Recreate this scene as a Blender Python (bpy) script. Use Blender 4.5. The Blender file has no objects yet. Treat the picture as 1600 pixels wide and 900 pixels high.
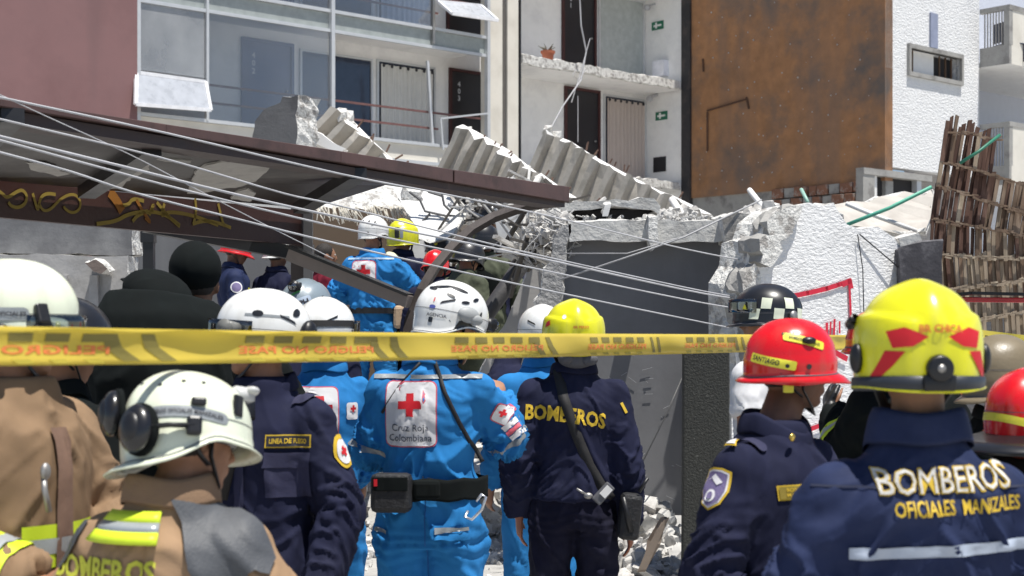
import bpy, bmesh, math, random
import numpy as np
from mathutils import Vector, Matrix, Euler
from mathutils.bvhtree import BVHTree
S = bpy.context.scene
random.seed(7)
R = math.radians
# ------------------------------------------------------------------ camera, sky, sun
FP, CX, HY, CZ = 2400.0, 800.0, 530.0, 1.65      # focal length in photo pixels, principal column, horizon row, eye height
cam = bpy.data.cameras.new('camera'); co = bpy.data.objects.new('camera', cam); S.collection.objects.link(co)
co.location = (0, 0, CZ); co.rotation_euler = (R(90), 0, 0)
cam.sensor_width = 36; cam.lens = 36*FP/1600; cam.shift_y = (HY-450)/1600
cam.clip_start = .05; cam.clip_end = 500
cam.dof.use_dof = True; cam.dof.focus_distance = 8.5; cam.dof.aperture_fstop = 5.6
S.camera = co
SUN = Vector((.21, -.19, .96)).normalized()
W = bpy.data.worlds.new("World"); S.world = W; W.use_nodes = True
nt = W.node_tree; bgn = nt.nodes['Background']
sk = nt.nodes.new('ShaderNodeTexSky'); sk.sky_type = 'NISHITA'; sk.sun_disc = False
sk.sun_elevation = math.asin(SUN.z); sk.sun_rotation = math.atan2(SUN.x, SUN.y)
sk.altitude = 2000; sk.dust_density = 1.5
nt.links.new(sk.outputs[0], bgn.inputs[0]); bgn.inputs[1].default_value = .08
sl = bpy.data.lights.new('sun', 'SUN'); sl.energy = 5; sl.angle = R(.5); sl.color = (1, .965, .9)
so = bpy.data.objects.new('sun', sl); S.collection.objects.link(so)
so.rotation_euler = SUN.to_track_quat('Z', 'Y').to_euler()
S.view_settings.view_transform = 'Standard'; S.view_settings.look = 'None'
S.view_settings.exposure = .36; S.view_settings.gamma = 1
S.render.resolution_x = 1024; S.render.resolution_y = 576
S.cycles.max_bounces = 6; S.cycles.use_denoising = True

# ------------------------------------------------------------------ helpers
def P(px, py, Y): return Vector(((px-CX)/FP*Y, Y, CZ+(HY-py)/FP*Y))
MATS = {}
def mat(name, col, rough=.7, metal=0, var=.12, vs=6, bump=.15, bs=40, coat=0, col2=None, c2s=2, c2lo=.5, c2hi=.65, bdist=.01, aniso=None, spec=.5, streak=None, crease=0):
    if name in MATS: return MATS[name]
    m = bpy.data.materials.new(name); m.use_nodes = True; N = m.node_tree.nodes; L = m.node_tree.links
    b = N['Principled BSDF']; b.inputs['Roughness'].default_value = rough; b.inputs['Metallic'].default_value = metal
    b.inputs['Coat Weight'].default_value = coat; b.inputs['Coat Roughness'].default_value = .1
    b.inputs['Specular IOR Level'].default_value = spec
    tc = N.new('ShaderNodeTexCoord'); mp = N.new('ShaderNodeMapping'); L.new(tc.outputs['Object'], mp.inputs[0])
    if aniso: mp.inputs['Scale'].default_value = aniso
    def noise(sc, det=5, rg=.6):
        n = N.new('ShaderNodeTexNoise'); n.inputs['Scale'].default_value = sc; n.inputs['Detail'].default_value = det; n.inputs['Roughness'].default_value = rg
        L.new(mp.outputs[0], n.inputs['Vector']); return n
    def ramp(fac, lo, hi, a, c):
        r = N.new('ShaderNodeValToRGB'); r.color_ramp.elements[0].position = lo; r.color_ramp.elements[1].position = hi
        r.color_ramp.elements[0].color = (*a, 1); r.color_ramp.elements[1].color = (*c, 1); L.new(fac, r.inputs[0]); return r
    n1 = noise(vs)
    k = lambda f: tuple(min(1, max(0, x*f)) for x in col)
    r1 = ramp(n1.outputs[0], .3, .7, k(1-var), k(1+var)); cur = r1.outputs[0]
    def mix(a, c, f):
        x = N.new('ShaderNodeMix'); x.data_type = 'RGBA'; L.new(a, x.inputs[6])
        if isinstance(c, tuple): x.inputs[7].default_value = (*c, 1)
        else: L.new(c, x.inputs[7])
        L.new(f, x.inputs[0]); return x.outputs[2]
    if col2:
        n2 = noise(c2s, 8, .65); r2 = ramp(n2.outputs[0], c2lo, c2hi, (0, 0, 0), (1, 1, 1)); cur = mix(cur, col2, r2.outputs[0])
    if streak:   # vertical weathering streaks: (colour, scale, amount)
        mp2 = N.new('ShaderNodeMapping'); L.new(tc.outputs['Object'], mp2.inputs[0]); mp2.inputs['Scale'].default_value = (1, 1, .12)
        n3 = N.new('ShaderNodeTexNoise'); n3.inputs['Scale'].default_value = streak[1]; n3.inputs['Detail'].default_value = 6; L.new(mp2.outputs[0], n3.inputs['Vector'])
        r3 = ramp(n3.outputs[0], .5, .72, (0, 0, 0), (streak[2],)*3); cur = mix(cur, streak[0], r3.outputs[0])
    L.new(cur, b.inputs['Base Color'])
    if bump:
        n4 = noise(bs, 4); bp = N.new('ShaderNodeBump'); bp.inputs['Strength'].default_value = bump; bp.inputs['Distance'].default_value = bdist
        L.new(n4.outputs[0], bp.inputs['Height']); L.new(bp.outputs[0], b.inputs['Normal'])
        if crease:   # cloth creases: warped ridges, coarse and fine
            wn = noise(5, 2); wm = N.new('ShaderNodeVectorMath'); wm.operation = 'MULTIPLY_ADD'; L.new(wn.outputs[1], wm.inputs[0]); wm.inputs[1].default_value = (.12, .12, .12); L.new(tc.outputs['Object'], wm.inputs[2])
            prev = bp
            for sc_, ds_, rot_ in ((7, .022, (.5, .3, 0)), (19, .007, (-.6, .2, .8))):
                m3 = N.new('ShaderNodeMapping'); m3.inputs['Rotation'].default_value = rot_; m3.inputs['Scale'].default_value = (1, 1, .45); L.new(wm.outputs[0], m3.inputs[0])
                n5 = N.new('ShaderNodeTexNoise'); n5.noise_type = 'RIDGED_MULTIFRACTAL'; n5.inputs['Scale'].default_value = sc_; n5.inputs['Detail'].default_value = 1.5; n5.inputs['Roughness'].default_value = .5; L.new(m3.outputs[0], n5.inputs['Vector'])
                b2 = N.new('ShaderNodeBump'); b2.inputs['Strength'].default_value = crease; b2.inputs['Distance'].default_value = ds_; L.new(n5.outputs[0], b2.inputs['Height']); L.new(prev.outputs[0], b2.inputs['Normal']); prev = b2
            L.new(prev.outputs[0], b.inputs['Normal'])
    rr = ramp(n1.outputs[0], .3, .7, (max(0, rough-.07),)*3, (min(1, rough+.07),)*3); L.new(rr.outputs[0], b.inputs['Roughness'])
    MATS[name] = m; return m
def glass(name, tint=(.9, .95, 1), refl=.12, rough=.02, dust_or_glare=0):
    if name in MATS: return MATS[name]
    m = bpy.data.materials.new(name); m.use_nodes = True; N = m.node_tree.nodes; L = m.node_tree.links
    N.remove(N['Principled BSDF']); out = N['Material Output']
    t = N.new('ShaderNodeBsdfTransparent'); t.inputs[0].default_value = (*tint, 1)
    g = N.new('ShaderNodeBsdfGlossy'); g.inputs['Roughness'].default_value = rough
    fr = N.new('ShaderNodeFresnel'); fr.inputs[0].default_value = 1.5
    ad = N.new('ShaderNodeMath'); ad.operation = 'ADD'; ad.use_clamp = True; L.new(fr.outputs[0], ad.inputs[0]); ad.inputs[1].default_value = refl
    nz = N.new('ShaderNodeTexNoise'); nz.inputs['Scale'].default_value = 1.3; bp = N.new('ShaderNodeBump'); bp.inputs['Strength'].default_value = .03
    L.new(nz.outputs[0], bp.inputs['Height']); L.new(bp.outputs[0], g.inputs['Normal'])
    mx = N.new('ShaderNodeMixShader'); L.new(ad.outputs[0], mx.inputs[0]); L.new(t.outputs[0], mx.inputs[1]); L.new(g.outputs[0], mx.inputs[2]); L.new(mx.outputs[0], out.inputs[0])
    if dust_or_glare:  # pale diffuse layer that paints a bright hazy reflection over the pane
        df = N.new('ShaderNodeBsdfDiffuse'); df.inputs[0].default_value = (.62, .63, .64, 1); dn = N.new('ShaderNodeTexNoise'); dn.inputs['Scale'].default_value = .9; dn.inputs['Detail'].default_value = 5
        dm = N.new('ShaderNodeMapRange'); dm.inputs[1].default_value = .3; dm.inputs[2].default_value = .7; dm.inputs[3].default_value = dust_or_glare*.5; dm.inputs[4].default_value = dust_or_glare*1.4; L.new(dn.outputs[0], dm.inputs[0])
        m2 = N.new('ShaderNodeMixShader'); L.new(dm.outputs[0], m2.inputs[0]); L.new(mx.outputs[0], m2.inputs[1]); L.new(df.outputs[0], m2.inputs[2]); L.new(m2.outputs[0], out.inputs[0])
    MATS[name] = m; return m

def tag(o, label=None, cat=None, group=None, kind=None):
    if label: o['label'] = label
    if cat: o['category'] = cat
    if group: o['group'] = group
    if kind: o['kind'] = kind
    return o
def empty(name, loc=(0, 0, 0), rz=0, **k):
    o = bpy.data.objects.new(name, None); S.collection.objects.link(o); o.location = loc; o.rotation_euler = (0, 0, rz)
    o.empty_display_size = .1
    return tag(o, **k)
def link_mesh(name, me, m, parent=None, smooth=False, **k):
    if m is not None and not me.materials: me.materials.append(m)
    if smooth: me.polygons.foreach_set('use_smooth', [True]*len(me.polygons))
    o = bpy.data.objects.new(name, me); S.collection.objects.link(o); o.parent = parent
    return tag(o, **k)
class MB:
    def __init__(s): s.v = []; s.f = []
    def add(s, vs, fs):
        n = len(s.v); s.v += [tuple(v) for v in vs]; s.f += [tuple(i+n for i in f) for f in fs]; return s
    def hexa(s, q):   # 8 corners: 4 bottom (ccw), 4 top
        return s.add(q, [(0, 3, 2, 1), (4, 5, 6, 7), (0, 1, 5, 4), (1, 2, 6, 5), (2, 3, 7, 6), (3, 0, 4, 7)])
    def box(s, c, size, rot=None):
        c = Vector(c); M = rot.to_matrix() if rot is not None else Matrix.Identity(3); a, b, d = [x/2 for x in size]
        return s.hexa([c+M@Vector(v) for v in ((-a, -b, -d), (a, -b, -d), (a, b, -d), (-a, b, -d), (-a, -b, d), (a, -b, d), (a, b, d), (-a, b, d))])
    def bar(s, p, q, w, h=None, up=(0, 0, 1)):   # rectangular bar from p to q
        p, q = Vector(p), Vector(q); h = h or w; d = (q-p).normalized(); u = Vector(up); x = d.cross(u)
        if x.length < 1e-4: x = d.cross(Vector((0, 1, 0)))
        x.normalize(); u = x.cross(d); x *= w/2; u *= h/2
        return s.hexa([p-x-u, p+x-u, q+x-u, q-x-u, p-x+u, p+x+u, q+x+u, q-x+u])
    def tube(s, pts, r, n=8, cap=True, up=None):   # r: float, list of floats or of (rx, rz)
        pts = [Vector(p) for p in pts]; k = len(pts); n0 = len(s.v); ref = None
        for i, p in enumerate(pts):
            t = (pts[min(i+1, k-1)]-pts[max(i-1, 0)]).normalized()
            if ref is None:
                ref = Vector(up) if up is not None else (Vector((0, 0, 1)) if abs(t.z) < .9 else Vector((0, 1, 0)))
            x = t.cross(ref).normalized(); y = x.cross(t).normalized()
            if up is None: ref = y
            rr = r[i] if isinstance(r, (list, tuple)) else r
            a, b = rr if isinstance(rr, (list, tuple)) else (rr, rr)
            for j in range(n):
                an = 2*math.pi*j/n; s.v.append(tuple(p+x*math.cos(an)*a+y*math.sin(an)*b))
        for i in range(k-1):
            for j in range(n):
                a = n0+i*n+j; b = n0+i*n+(j+1) % n; s.f.append((a, a+n, b+n, b))
        if cap: s.f.append(tuple(n0+j for j in range(n))); s.f.append(tuple(n0+(k-1)*n+j for j in reversed(range(n))))
        return s
    def ell(s, c, r, nu=16, nv=10, M=None):
        c = Vector(c); M = M or Matrix.Identity(3); n0 = len(s.v)
        for i in range(1, nv):
            th = math.pi*i/nv
            for j in range(nu):
                ph = 2*math.pi*j/nu; s.v.append(tuple(c+M@Vector((r[0]*math.sin(th)*math.cos(ph), r[1]*math.sin(th)*math.sin(ph), r[2]*math.cos(th)))))
        for i in range(nv-2):
            for j in range(nu):
                a = n0+i*nu+j; b = n0+i*nu+(j+1) % nu; s.f.append((a, a+nu, b+nu, b))
        t = len(s.v); s.v.append(tuple(c+M@Vector((0, 0, r[2])))); s.v.append(tuple(c-M@Vector((0, 0, r[2]))))
        for j in range(nu):
            s.f.append((t, n0+j, n0+(j+1) % nu)); q = n0+(nv-2)*nu; s.f.append((t+1, q+(j+1) % nu, q+j))
        return s
    def prism(s, pts, ext):
        k = len(pts); ext = Vector(ext); pts = [Vector(p) for p in pts]
        return s.add(pts+[p+ext for p in pts], [tuple(range(k)), tuple(reversed(range(k, 2*k)))]+[(i, i+k, (i+1) % k+k, (i+1) % k) for i in range(k)])
    def mesh(s, name='mesh'):
        me = bpy.data.meshes.new(name); me.from_pydata(s.v, [], s.f)
        bm = bmesh.new(); bm.from_mesh(me); bmesh.ops.recalc_face_normals(bm, faces=bm.faces); bm.to_mesh(me); bm.free(); me.update(); return me
    def build(s, name, m, parent=None, smooth=False, bevel=0, **k):
        o = link_mesh(name, s.mesh(name), m, parent, smooth, **k)
        if bevel: md = o.modifiers.new('bevel', 'BEVEL'); md.width = bevel; md.segments = 2; md.limit_method = 'ANGLE'
        return o
# vectorised value noise
def _h(i, j, k, sd):
    n = (i*374761393+j*668265263+k*2147483647+sd*974711) & 0xffffffff
    n = ((n ^ (n >> 13))*1274126177) & 0xffffffff
    n = n ^ (n >> 16)
    return (n & 0xffff)/32767.5-1
def vn(p, sd=0):
    p = np.asarray(p, float)+1000.0; f = np.floor(p).astype(np.int64); t = p-f; t = t*t*(3-2*t); out = 0
    for a in (0, 1):
        for b in (0, 1):
            for c in (0, 1):
                w = (t[:, 0] if a else 1-t[:, 0])*(t[:, 1] if b else 1-t[:, 1])*(t[:, 2] if c else 1-t[:, 2])
                out = out+w*_h(f[:, 0]+a, f[:, 1]+b, f[:, 2]+c, sd)
    return out
def fbm(p, o=4, sd=0):
    a = 1; s = 0; q = np.array(p, float)
    for i in range(o): s = s+a*vn(q, sd+i); q = q*2.03+17.3; a *= .5
    return s
class Frame:   # a vertical wall plane through photo column px0 at distance Y0, running along direction (dx, dy)
    def __init__(s, px0, Y0, dx, dy, origin=None):
        l = math.hypot(dx, dy); s.d = Vector((dx/l, dy/l, 0)); s.n = Vector((s.d.y, -s.d.x, 0))
        s.o = Vector(((px0-CX)/FP*Y0, Y0, 0)) if origin is None else Vector(origin)
    def hit(s, px, py, w=0):
        o = s.o+s.n*w; r = Vector(((px-CX)/FP, 1, (HY-py)/FP)); t = o.dot(s.n)/r.dot(s.n); return Vector((0, 0, CZ))+r*t
    def u(s, px, w=0): return (s.hit(px, HY, w)-s.o).dot(s.d)
    def z(s, px, py, w=0): return s.hit(px, py, w).z
    def p(s, u, z, w=0): q = s.o+s.d*u+s.n*w; q.z = z; return q
def fbox(mb, fr, u0, u1, z0, z1, w0, w1):
    return mb.hexa([fr.p(u0, z0, w1), fr.p(u1, z0, w1), fr.p(u1, z0, w0), fr.p(u0, z0, w0), fr.p(u0, z1, w1), fr.p(u1, z1, w1), fr.p(u1, z1, w0), fr.p(u0, z1, w0)])
def jag_outline(pts, step, amp, rnd):
    out = []
    for i, a in enumerate(pts):
        b = pts[(i+1) % len(pts)]; L = (Vector(b)-Vector(a)).length; n = max(1, int(L/step))
        for k in range(n):
            t = k/n; q = Vector(a).lerp(Vector(b), t)
            out.append(q+Vector((rnd.uniform(-amp, amp), rnd.uniform(-amp, amp)))*(1 if k else .3))
    return out
def slab(name, fr, pts2, w0, w1, m, step=.12, amp=.03, parent=None, seed=1, mats2=None, edges=None, **k):
    """broken plate: outline (u, z) in frame fr, thickness from w0 (back) to w1 (front), ragged rim with its own material"""
    rnd = random.Random(seed); o = jag_outline([Vector(p) for p in pts2], step, amp, rnd); n = len(o)
    rings = []; 
    for t, a in ((0, 0), (.33, amp), (.66, amp), (1, 0)):
        rings.append([fr.p(q.x+rnd.uniform(-a, a), q.y+rnd.uniform(-a, a), w1+(w0-w1)*t) for q in o])
    vs = [v for r_ in rings for v in r_]; fs = [tuple(range(n)), tuple(reversed(range(3*n, 4*n)))]
    for r_ in range(3):
        for i in range(n): fs.append((r_*n+i, (r_+1)*n+i, (r_+1)*n+(i+1) % n, r_*n+(i+1) % n))
    me = bpy.data.meshes.new(name); me.from_pydata(vs, [], fs); me.materials.append(m); me.materials.append(mats2 or m)
    for i, p in enumerate(me.polygons): p.material_index = 0 if i < 2 else 1
    bm = bmesh.new(); bm.from_mesh(me); bmesh.ops.recalc_face_normals(bm, faces=bm.faces); bmesh.ops.triangulate(bm, faces=[f for f in bm.faces if len(f.verts) > 4]); bm.to_mesh(me); bm.free()
    return link_mesh(name, me, None, parent, **k)
def chunk_mesh(seed, flat=1.0):
    rnd = random.Random(seed); bm = bmesh.new()
    for i in range(16):
        v = Vector((rnd.gauss(0, 1), rnd.gauss(0, 1), rnd.gauss(0, 1))).normalized()
        v = Vector([max(-.62, min(.62, c)) for c in v]); v.z *= flat; v += Vector([rnd.uniform(-.07, .07) for _ in range(3)]); bm.verts.new(v)
    r = bmesh.ops.convex_hull(bm, input=bm.verts); bmesh.ops.delete(bm, geom=[g for g in r['geom_interior'] if isinstance(g, bmesh.types.BMVert)], context='VERTS')
    me = bpy.data.meshes.new('chunk'); bm.to_mesh(me); bm.free(); return me
def eval_mesh(o):
    dg = bpy.context.evaluated_depsgraph_get(); me = bpy.data.meshes.new_from_object(o.evaluated_get(dg)); return me
def remesh(mb, vox, smooth=6, name='body', fac=.5):
    me = mb.mesh(name); o = bpy.data.objects.new('tmp', me); S.collection.objects.link(o)
    r = o.modifiers.new('r', 'REMESH'); r.mode = 'VOXEL'; r.voxel_size = vox; r.use_smooth_shade = True
    if smooth: s = o.modifiers.new('s', 'SMOOTH'); s.iterations = smooth; s.factor = fac
    out = eval_mesh(o); bpy.data.objects.remove(o); bpy.data.meshes.remove(me); return out
def co_no(me):
    n = len(me.vertices); c = np.empty(n*3); me.vertices.foreach_get('co', c); nn = np.empty(n*3); me.vertices.foreach_get('normal', nn); return c.reshape(-1, 3), nn.reshape(-1, 3)
def set_co(me, c): me.vertices.foreach_set('co', c.reshape(-1)); me.update()
def text_shape(txt, size, bold=.0, sx=1, maxedge=.02, align='CENTER', space=1):
    c = bpy.data.curves.new('t', 'FONT'); c.body = txt; c.size = size; c.offset = bold*size; c.align_x = align; c.align_y = 'CENTER'; c.resolution_u = 2; c.space_character = space
    o = bpy.data.objects.new('t', c); S.collection.objects.link(o); me = eval_mesh(o); bpy.data.objects.remove(o)
    bm = bmesh.new(); bm.from_mesh(me); return fine2d(bm, maxedge, sx)
def fine2d(bm, maxedge, sx=1):
    bmesh.ops.remove_doubles(bm, verts=bm.verts, dist=1e-5)
    bmesh.ops.triangulate(bm, faces=bm.faces)
    for _ in range(4):
        es = [e for e in bm.edges if e.calc_length() > maxedge]
        if not es: break
        bmesh.ops.subdivide_edges(bm, edges=es, cuts=1); bmesh.ops.triangulate(bm, faces=bm.faces)
    vs = [(v.co.x*sx, v.co.y) for v in bm.verts]; bm.verts.index_update(); fs = [tuple(v.index for v in f.verts) for f in bm.faces]; bm.free(); return vs, fs
def poly_shape(pts, maxedge=.02):
    bm = bmesh.new(); bm.faces.new([bm.verts.new((x, y, 0)) for x, y in pts]); return fine2d(bm, maxedge)
def rect(w, h, x=0, y=0, r=0, me=.02):
    if not r: return poly_shape([(x-w/2, y-h/2), (x+w/2, y-h/2), (x+w/2, y+h/2), (x-w/2, y+h/2)], me)
    pts = []
    for cx, cy, a0 in ((w/2-r, h/2-r, 0), (-w/2+r, h/2-r, 90), (-w/2+r, -h/2+r, 180), (w/2-r, -h/2+r, 270)):
        for k in range(4): a = R(a0+30*k); pts.append((x+cx+r*math.cos(a), y+cy+r*math.sin(a)))
    return poly_shape(pts, me)
def circ(r, x=0, y=0, n=20, sy=1): return poly_shape([(x+r*math.cos(2*math.pi*i/n), y+sy*r*math.sin(2*math.pi*i/n)) for i in range(n)])
def bvh_of(*objs):
    vs = []; fs = []
    for o in objs:
        me = eval_mesh(o) if o.modifiers else o.data; n = len(vs); vs += [v.co.copy() for v in me.vertices]; fs += [tuple(i+n for i in p.vertices) for p in me.polygons]
    return BVHTree.FromPolygons(vs, fs)
def decal(name, shape, m, parent, bvh, o, r, u, off=.003, rot=0, **k):
    """print a flat shape onto a surface: projected from the viewer's side (r = its right, u = its up)"""
    vs, fs = shape; o = Vector(o); r = Vector(r).normalized(); u = Vector(u).normalized(); f = -(r.cross(u)).normalized(); u = r.cross(f)*1.0; u = (f.cross(r))*-1 if False else -(f.cross(r)) if (-(f.cross(r))).dot(u) > 0 else f.cross(r)
    ca, sa = math.cos(rot), math.sin(rot); out = []; ok = []
    for x, y in vs:
        x, y = x*ca-y*sa, x*sa+y*ca; p = o+r*x+u*y; h = bvh.ray_cast(p-f*.6, f, 1.2)
        if h[0] is None: out.append(p); ok.append(False)
        else: out.append(h[0]-f*off*.5+h[1]*(off*.6 if h[1].dot(f) < 0 else -off*.6)); ok.append(True)
    fs = [q for q in fs if all(ok[i] for i in q)]
    me = bpy.data.meshes.new(name); me.from_pydata([tuple(v) for v in out], [], fs); return link_mesh(name, me, m, parent, True, **k)

# ------------------------------------------------------------------ materials
conc = mat('concrete', (.36, .35, .33), .9, bump=.5, bs=25, col2=(.22, .21, .2), c2s=3, bdist=.02)
conc_l = mat('pale_concrete', (.62, .61, .58), .9, bump=.6, bs=18, col2=(.42, .41, .39), c2s=4, bdist=.02)
conc_d = mat('dark_concrete', (.12, .12, .125), .85, bump=.4, bs=30, col2=(.07, .07, .075), c2s=2)
plaster = mat('white_plaster', (.80, .79, .77), .85, var=.04, bump=.2, bs=15, col2=(.68, .66, .63), c2s=2, c2lo=.55, c2hi=.75)
rough_pl = mat('broken_plaster', (.70, .69, .66), .95, var=.2, vs=14, bump=1, bs=30, bdist=.03, col2=(.35, .33, .31), c2s=9, c2lo=.5, c2hi=.6)
cream = mat('cream_wall', (.74, .70, .62), .85, var=.04, bump=.1, bs=12, col2=(.55, .51, .44), c2s=1.5, c2lo=.5, c2hi=.8)
white_in = mat('white_painted_wall', (.86, .85, .83), .8, var=.03, bump=.08, bs=12, col2=(.68, .67, .67), c2s=1.2, c2lo=.5, c2hi=.8)
purple = mat('mauve_wall', (.23, .125, .125), .85, var=.05, vs=1.5, bump=.12, bs=10, col2=(.19, .10, .10), c2s=.8, c2lo=.45, c2hi=.75, streak=((.15, .09, .09), 1.2, .5))
alu = mat('pale_aluminium', (.62, .63, .64), .4, .3, var=.05, bump=0)
railm = mat('brown_rail', (.20, .10, .09), .5, .2)
doorm = mat('black_door', (.02, .02, .024), .45, bump=.05)
doorf = mat('dark_red_door_frame', (.06, .02, .02), .6)
sky_tint_door = mat('dark_door_sky_reflection', (.06, .09, .19), .35, var=.15, vs=2)  # dark door with the blue sky reflection mixed into its colour
voidm = mat('dark_interior', (.03, .028, .03), .9)
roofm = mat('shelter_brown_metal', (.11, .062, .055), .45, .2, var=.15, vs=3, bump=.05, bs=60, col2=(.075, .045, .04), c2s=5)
blackm = mat('black_plastic', (.012, .012, .014), .4, var=.2, bump=.05, bs=80)
cable_m = mat('cable_white', (.50, .50, .52), .6, bump=0)
ropem = mat('cream_rope', (.6, .57, .48), .8)
red_paint = mat('red_spray_paint', (.62, .02, .05), .6, bump=0)
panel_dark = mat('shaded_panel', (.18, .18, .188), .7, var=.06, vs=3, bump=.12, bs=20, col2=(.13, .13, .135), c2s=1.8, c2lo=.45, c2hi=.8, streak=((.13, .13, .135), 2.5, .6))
steel = mat('dull_steel', (.35, .34, .33), .45, .7)
# ------------------------------------------------------------------ ground
nx, ny = 90, 120
gx = np.linspace(-12, 14, nx); gy = np.concatenate([np.linspace(-4, 9, 20), np.linspace(9.2, 30, ny-20)])
X, Yg = np.meshgrid(gx, gy, indexing='ij'); pts = np.stack([X.ravel(), Yg.ravel(), np.zeros(X.size)], 1)
def mound(x, y):
    """height of the rubble heap the rescuers stand on"""
    x = np.asarray(x, float); y = np.asarray(y, float)
    a = np.clip((y-12.3)/1.6, 0, 1); lo = np.clip((x+3.6)/.8, 0, 1); hi = np.clip((.15-(y-13)*.02-x)/.8, 0, 1)
    back = 1.0*a*a*(3-2*a)*lo*hi
    b = np.clip((y-17.5)/5, 0, 1)*1.9
    return np.maximum(back, b*np.clip((6-x)/2, 0, 1))
z = mound(pts[:, 0], pts[:, 1]); pts[:, 2] = z+.02*fbm(pts*3, 3)*np.clip(pts[:, 1]-9, 0, 1)+.12*fbm(pts*1.7, 4, 5)*np.clip(z*2, 0, 1)
pts[:, 2] = np.where(pts[:, 1] < 8.9, 0, pts[:, 2])
fs = [(i*ny+j, (i+1)*ny+j, (i+1)*ny+j+1, i*ny+j+1) for i in range(nx-1) for j in range(ny-1)]
me = bpy.data.meshes.new('ground'); me.from_pydata(pts.tolist(), [], fs)
dust_or_glare = mat('dusty_ground', (.40, .39, .37), .95, var=.15, vs=1.2, bump=.7, bs=14, col2=(.27, .26, .25), c2s=4, bdist=.03)
link_mesh('ground', me, dust_or_glare, None, True, kind='structure')
MB().add([(-200, -200, -.02), (200, -200, -.02), (200, 200, -.02), (-200, 200, -.02)], [(0, 1, 2, 3)]).build('far_ground', dust_or_glare, kind='structure')

# ------------------------------------------------------------------ left apartment building
FA = Frame(210, 30, 2720, 2400)
CW = -1.35                                             # corridor back wall set behind the glazed front
def ztop(px, py, w=0): return FA.z(px, py, w)
bl = empty('apartment_building', FA.p(8, 0, -2), label='damaged apartment building with glazed corridors, blue and black doors and a mauve end wall', cat='building')
bl_inv = Matrix.Translation(-bl.location)
def PB(mb, name, m, parent=bl, **k):
    o = mb.build(name, m, None, **k); o.parent = parent
    if parent is bl: o.matrix_parent_inverse = Matrix.Identity(4); o.data.transform(bl_inv)
    else: o.data.transform(bl_inv)
    return o
uL, uM, uR = FA.u(210), FA.u(762), FA.u(1066)
zA, zB = ztop(513, 48), ztop(513, 17)                  # glazed band over the slab edge
zS = ztop(397, 197)                                    # sill line one storey lower
ST = zB-zS
mb = fbox(MB(), FA, -9, uL, -.5, 20, -3, .12); PB(mb, 'end_wall', purple)
PB(fbox(MB(), FA, uL, uR+4, -.5, 20, CW-.4, CW), 'corridor_wall', white_in)
for k in (-1, 0, 1, 2):
    z1 = zS+ST*k
    PB(fbox(MB(), FA, uL, uM+.02, z1-.30, z1-.03, CW+.002, -.08), 'floor_slab', white_in)
    PB(fbox(MB(), FA, uL+.002, uM, z1-(zB-zA), z1-.04, -.07, -.02), 'spandrel_panel', mat('grey_green_spandrel', (.34, .37, .36), .4, bump=0) if k > 0 else cream)
    for zz in (z1, z1-(zB-zA)):
        PB(fbox(MB(), FA, uL, uM, zz-.035, zz+.035, -.02, .05), 'frame_rail', alu)
# columns between the glazed part and the open part
for a, b, w0, w1, m in ((762, 785, -.25, 0, cream), (786, 792, -.25, -.06, mat('dark_joint', (.12, .11, .1), .9)), (793, 810, -.25, .0, cream)):
    PB(fbox(MB(), FA, FA.u(a), FA.u(b), -.5, 20, w0, w1), 'column', m)
PB(fbox(MB(), FA, FA.u(811), FA.u(813), -.5, 20, -.25, .03), 'drain_pipe', doorm)
# upright mullions
for px in (213, 517, 760):
    u = FA.u(px); PB(fbox(MB(), FA, u-.04, u+.05, -.5, 20, -.02, .09), 'mullion', alu)
u = FA.u(322); PB(fbox(MB(), FA, u-.025, u+.03, zS, 20, -.02, .07), 'mullion', alu)
u = FA.u(675); PB(fbox(MB(), FA, u-.03, u+.03, zB-.35, 20, -.02, .08), 'mullion', steel)
# panes of glass
gl = glass('corridor_glass', (.93, .95, .97), .03, dust_or_glare=.10)
gl2 = glass('cloud_reflection_glass', (.85, .87, .89), .05, .08, dust_or_glare=.38)  # reflected grey clouds painted in as a pale diffuse coat
z2 = zB+.03; top = 18
def pane(p0, p1, z0, z1, m, w=.01):
    PB(fbox(MB(), FA, FA.u(p0)+.05, FA.u(p1)-.04, z0+.04, z1-.04, w-.006, w), 'window_pane', m)
pane(213, 322, ztop(322, 127)+.02, zA, gl2); pane(322, 517, zS, zA, gl)
pane(213, 322, zB, zB+ST-.4, gl); pane(322, 517, zB, zB+ST-.4, gl); pane(517, 675, zB, zB+ST-.4, gl)
# handrails in the corridors
for k in (0, 1):
    for py in (130, 158):
        zz = ztop(322, py)+ST*k
        PB(fbox(MB(), FA, FA.u(322), FA.u(757 if py == 130 else 690), zz-.022, zz+.022, -.16, -.12), 'handrail', railm)
u = FA.u(678); PB(MB().bar(FA.p(u, zS, -.05), FA.p(u-.15, zS+ST*.72, -.05), .06), 'leaning_post', alu)
PB(MB().bar(FA.p(FA.u(688), zS-.1, .1), FA.p(FA.u(684), ztop(684, 186), .1), .04).bar(FA.p(FA.u(684), ztop(684, 186), .1), FA.p(FA.u(757), ztop(757, 178), .1), .04), 'bent_frame', alu)
# top-hung open vents
def vent(q, dz):
    w = MB(); a, b, c, d = q
    for p0, p1 in ((a, b), (b, c), (c, d), (d, a)): w.bar(p0, p1, .07, .05, up=FA.n)
    f = PB(w, 'vent_frame', mat('white_vent_frame', (.8, .8, .82), .4))
    PB(MB().add([a, b, c, d], [(0, 1, 2, 3)]), 'vent_pane', mat('frosted_pane', (.40, .42, .46), .3, bump=0), f)
vent([FA.hit(213, 113, .06), FA.hit(321, 128, .06), FA.hit(329, 172, .42), FA.hit(212, 163, .42)], 0)
vent([FA.hit(684, 2, .06), FA.hit(752, 9, .06), FA.hit(778, 32, .6), FA.hit(706, 21, .6)], 0)
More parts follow.
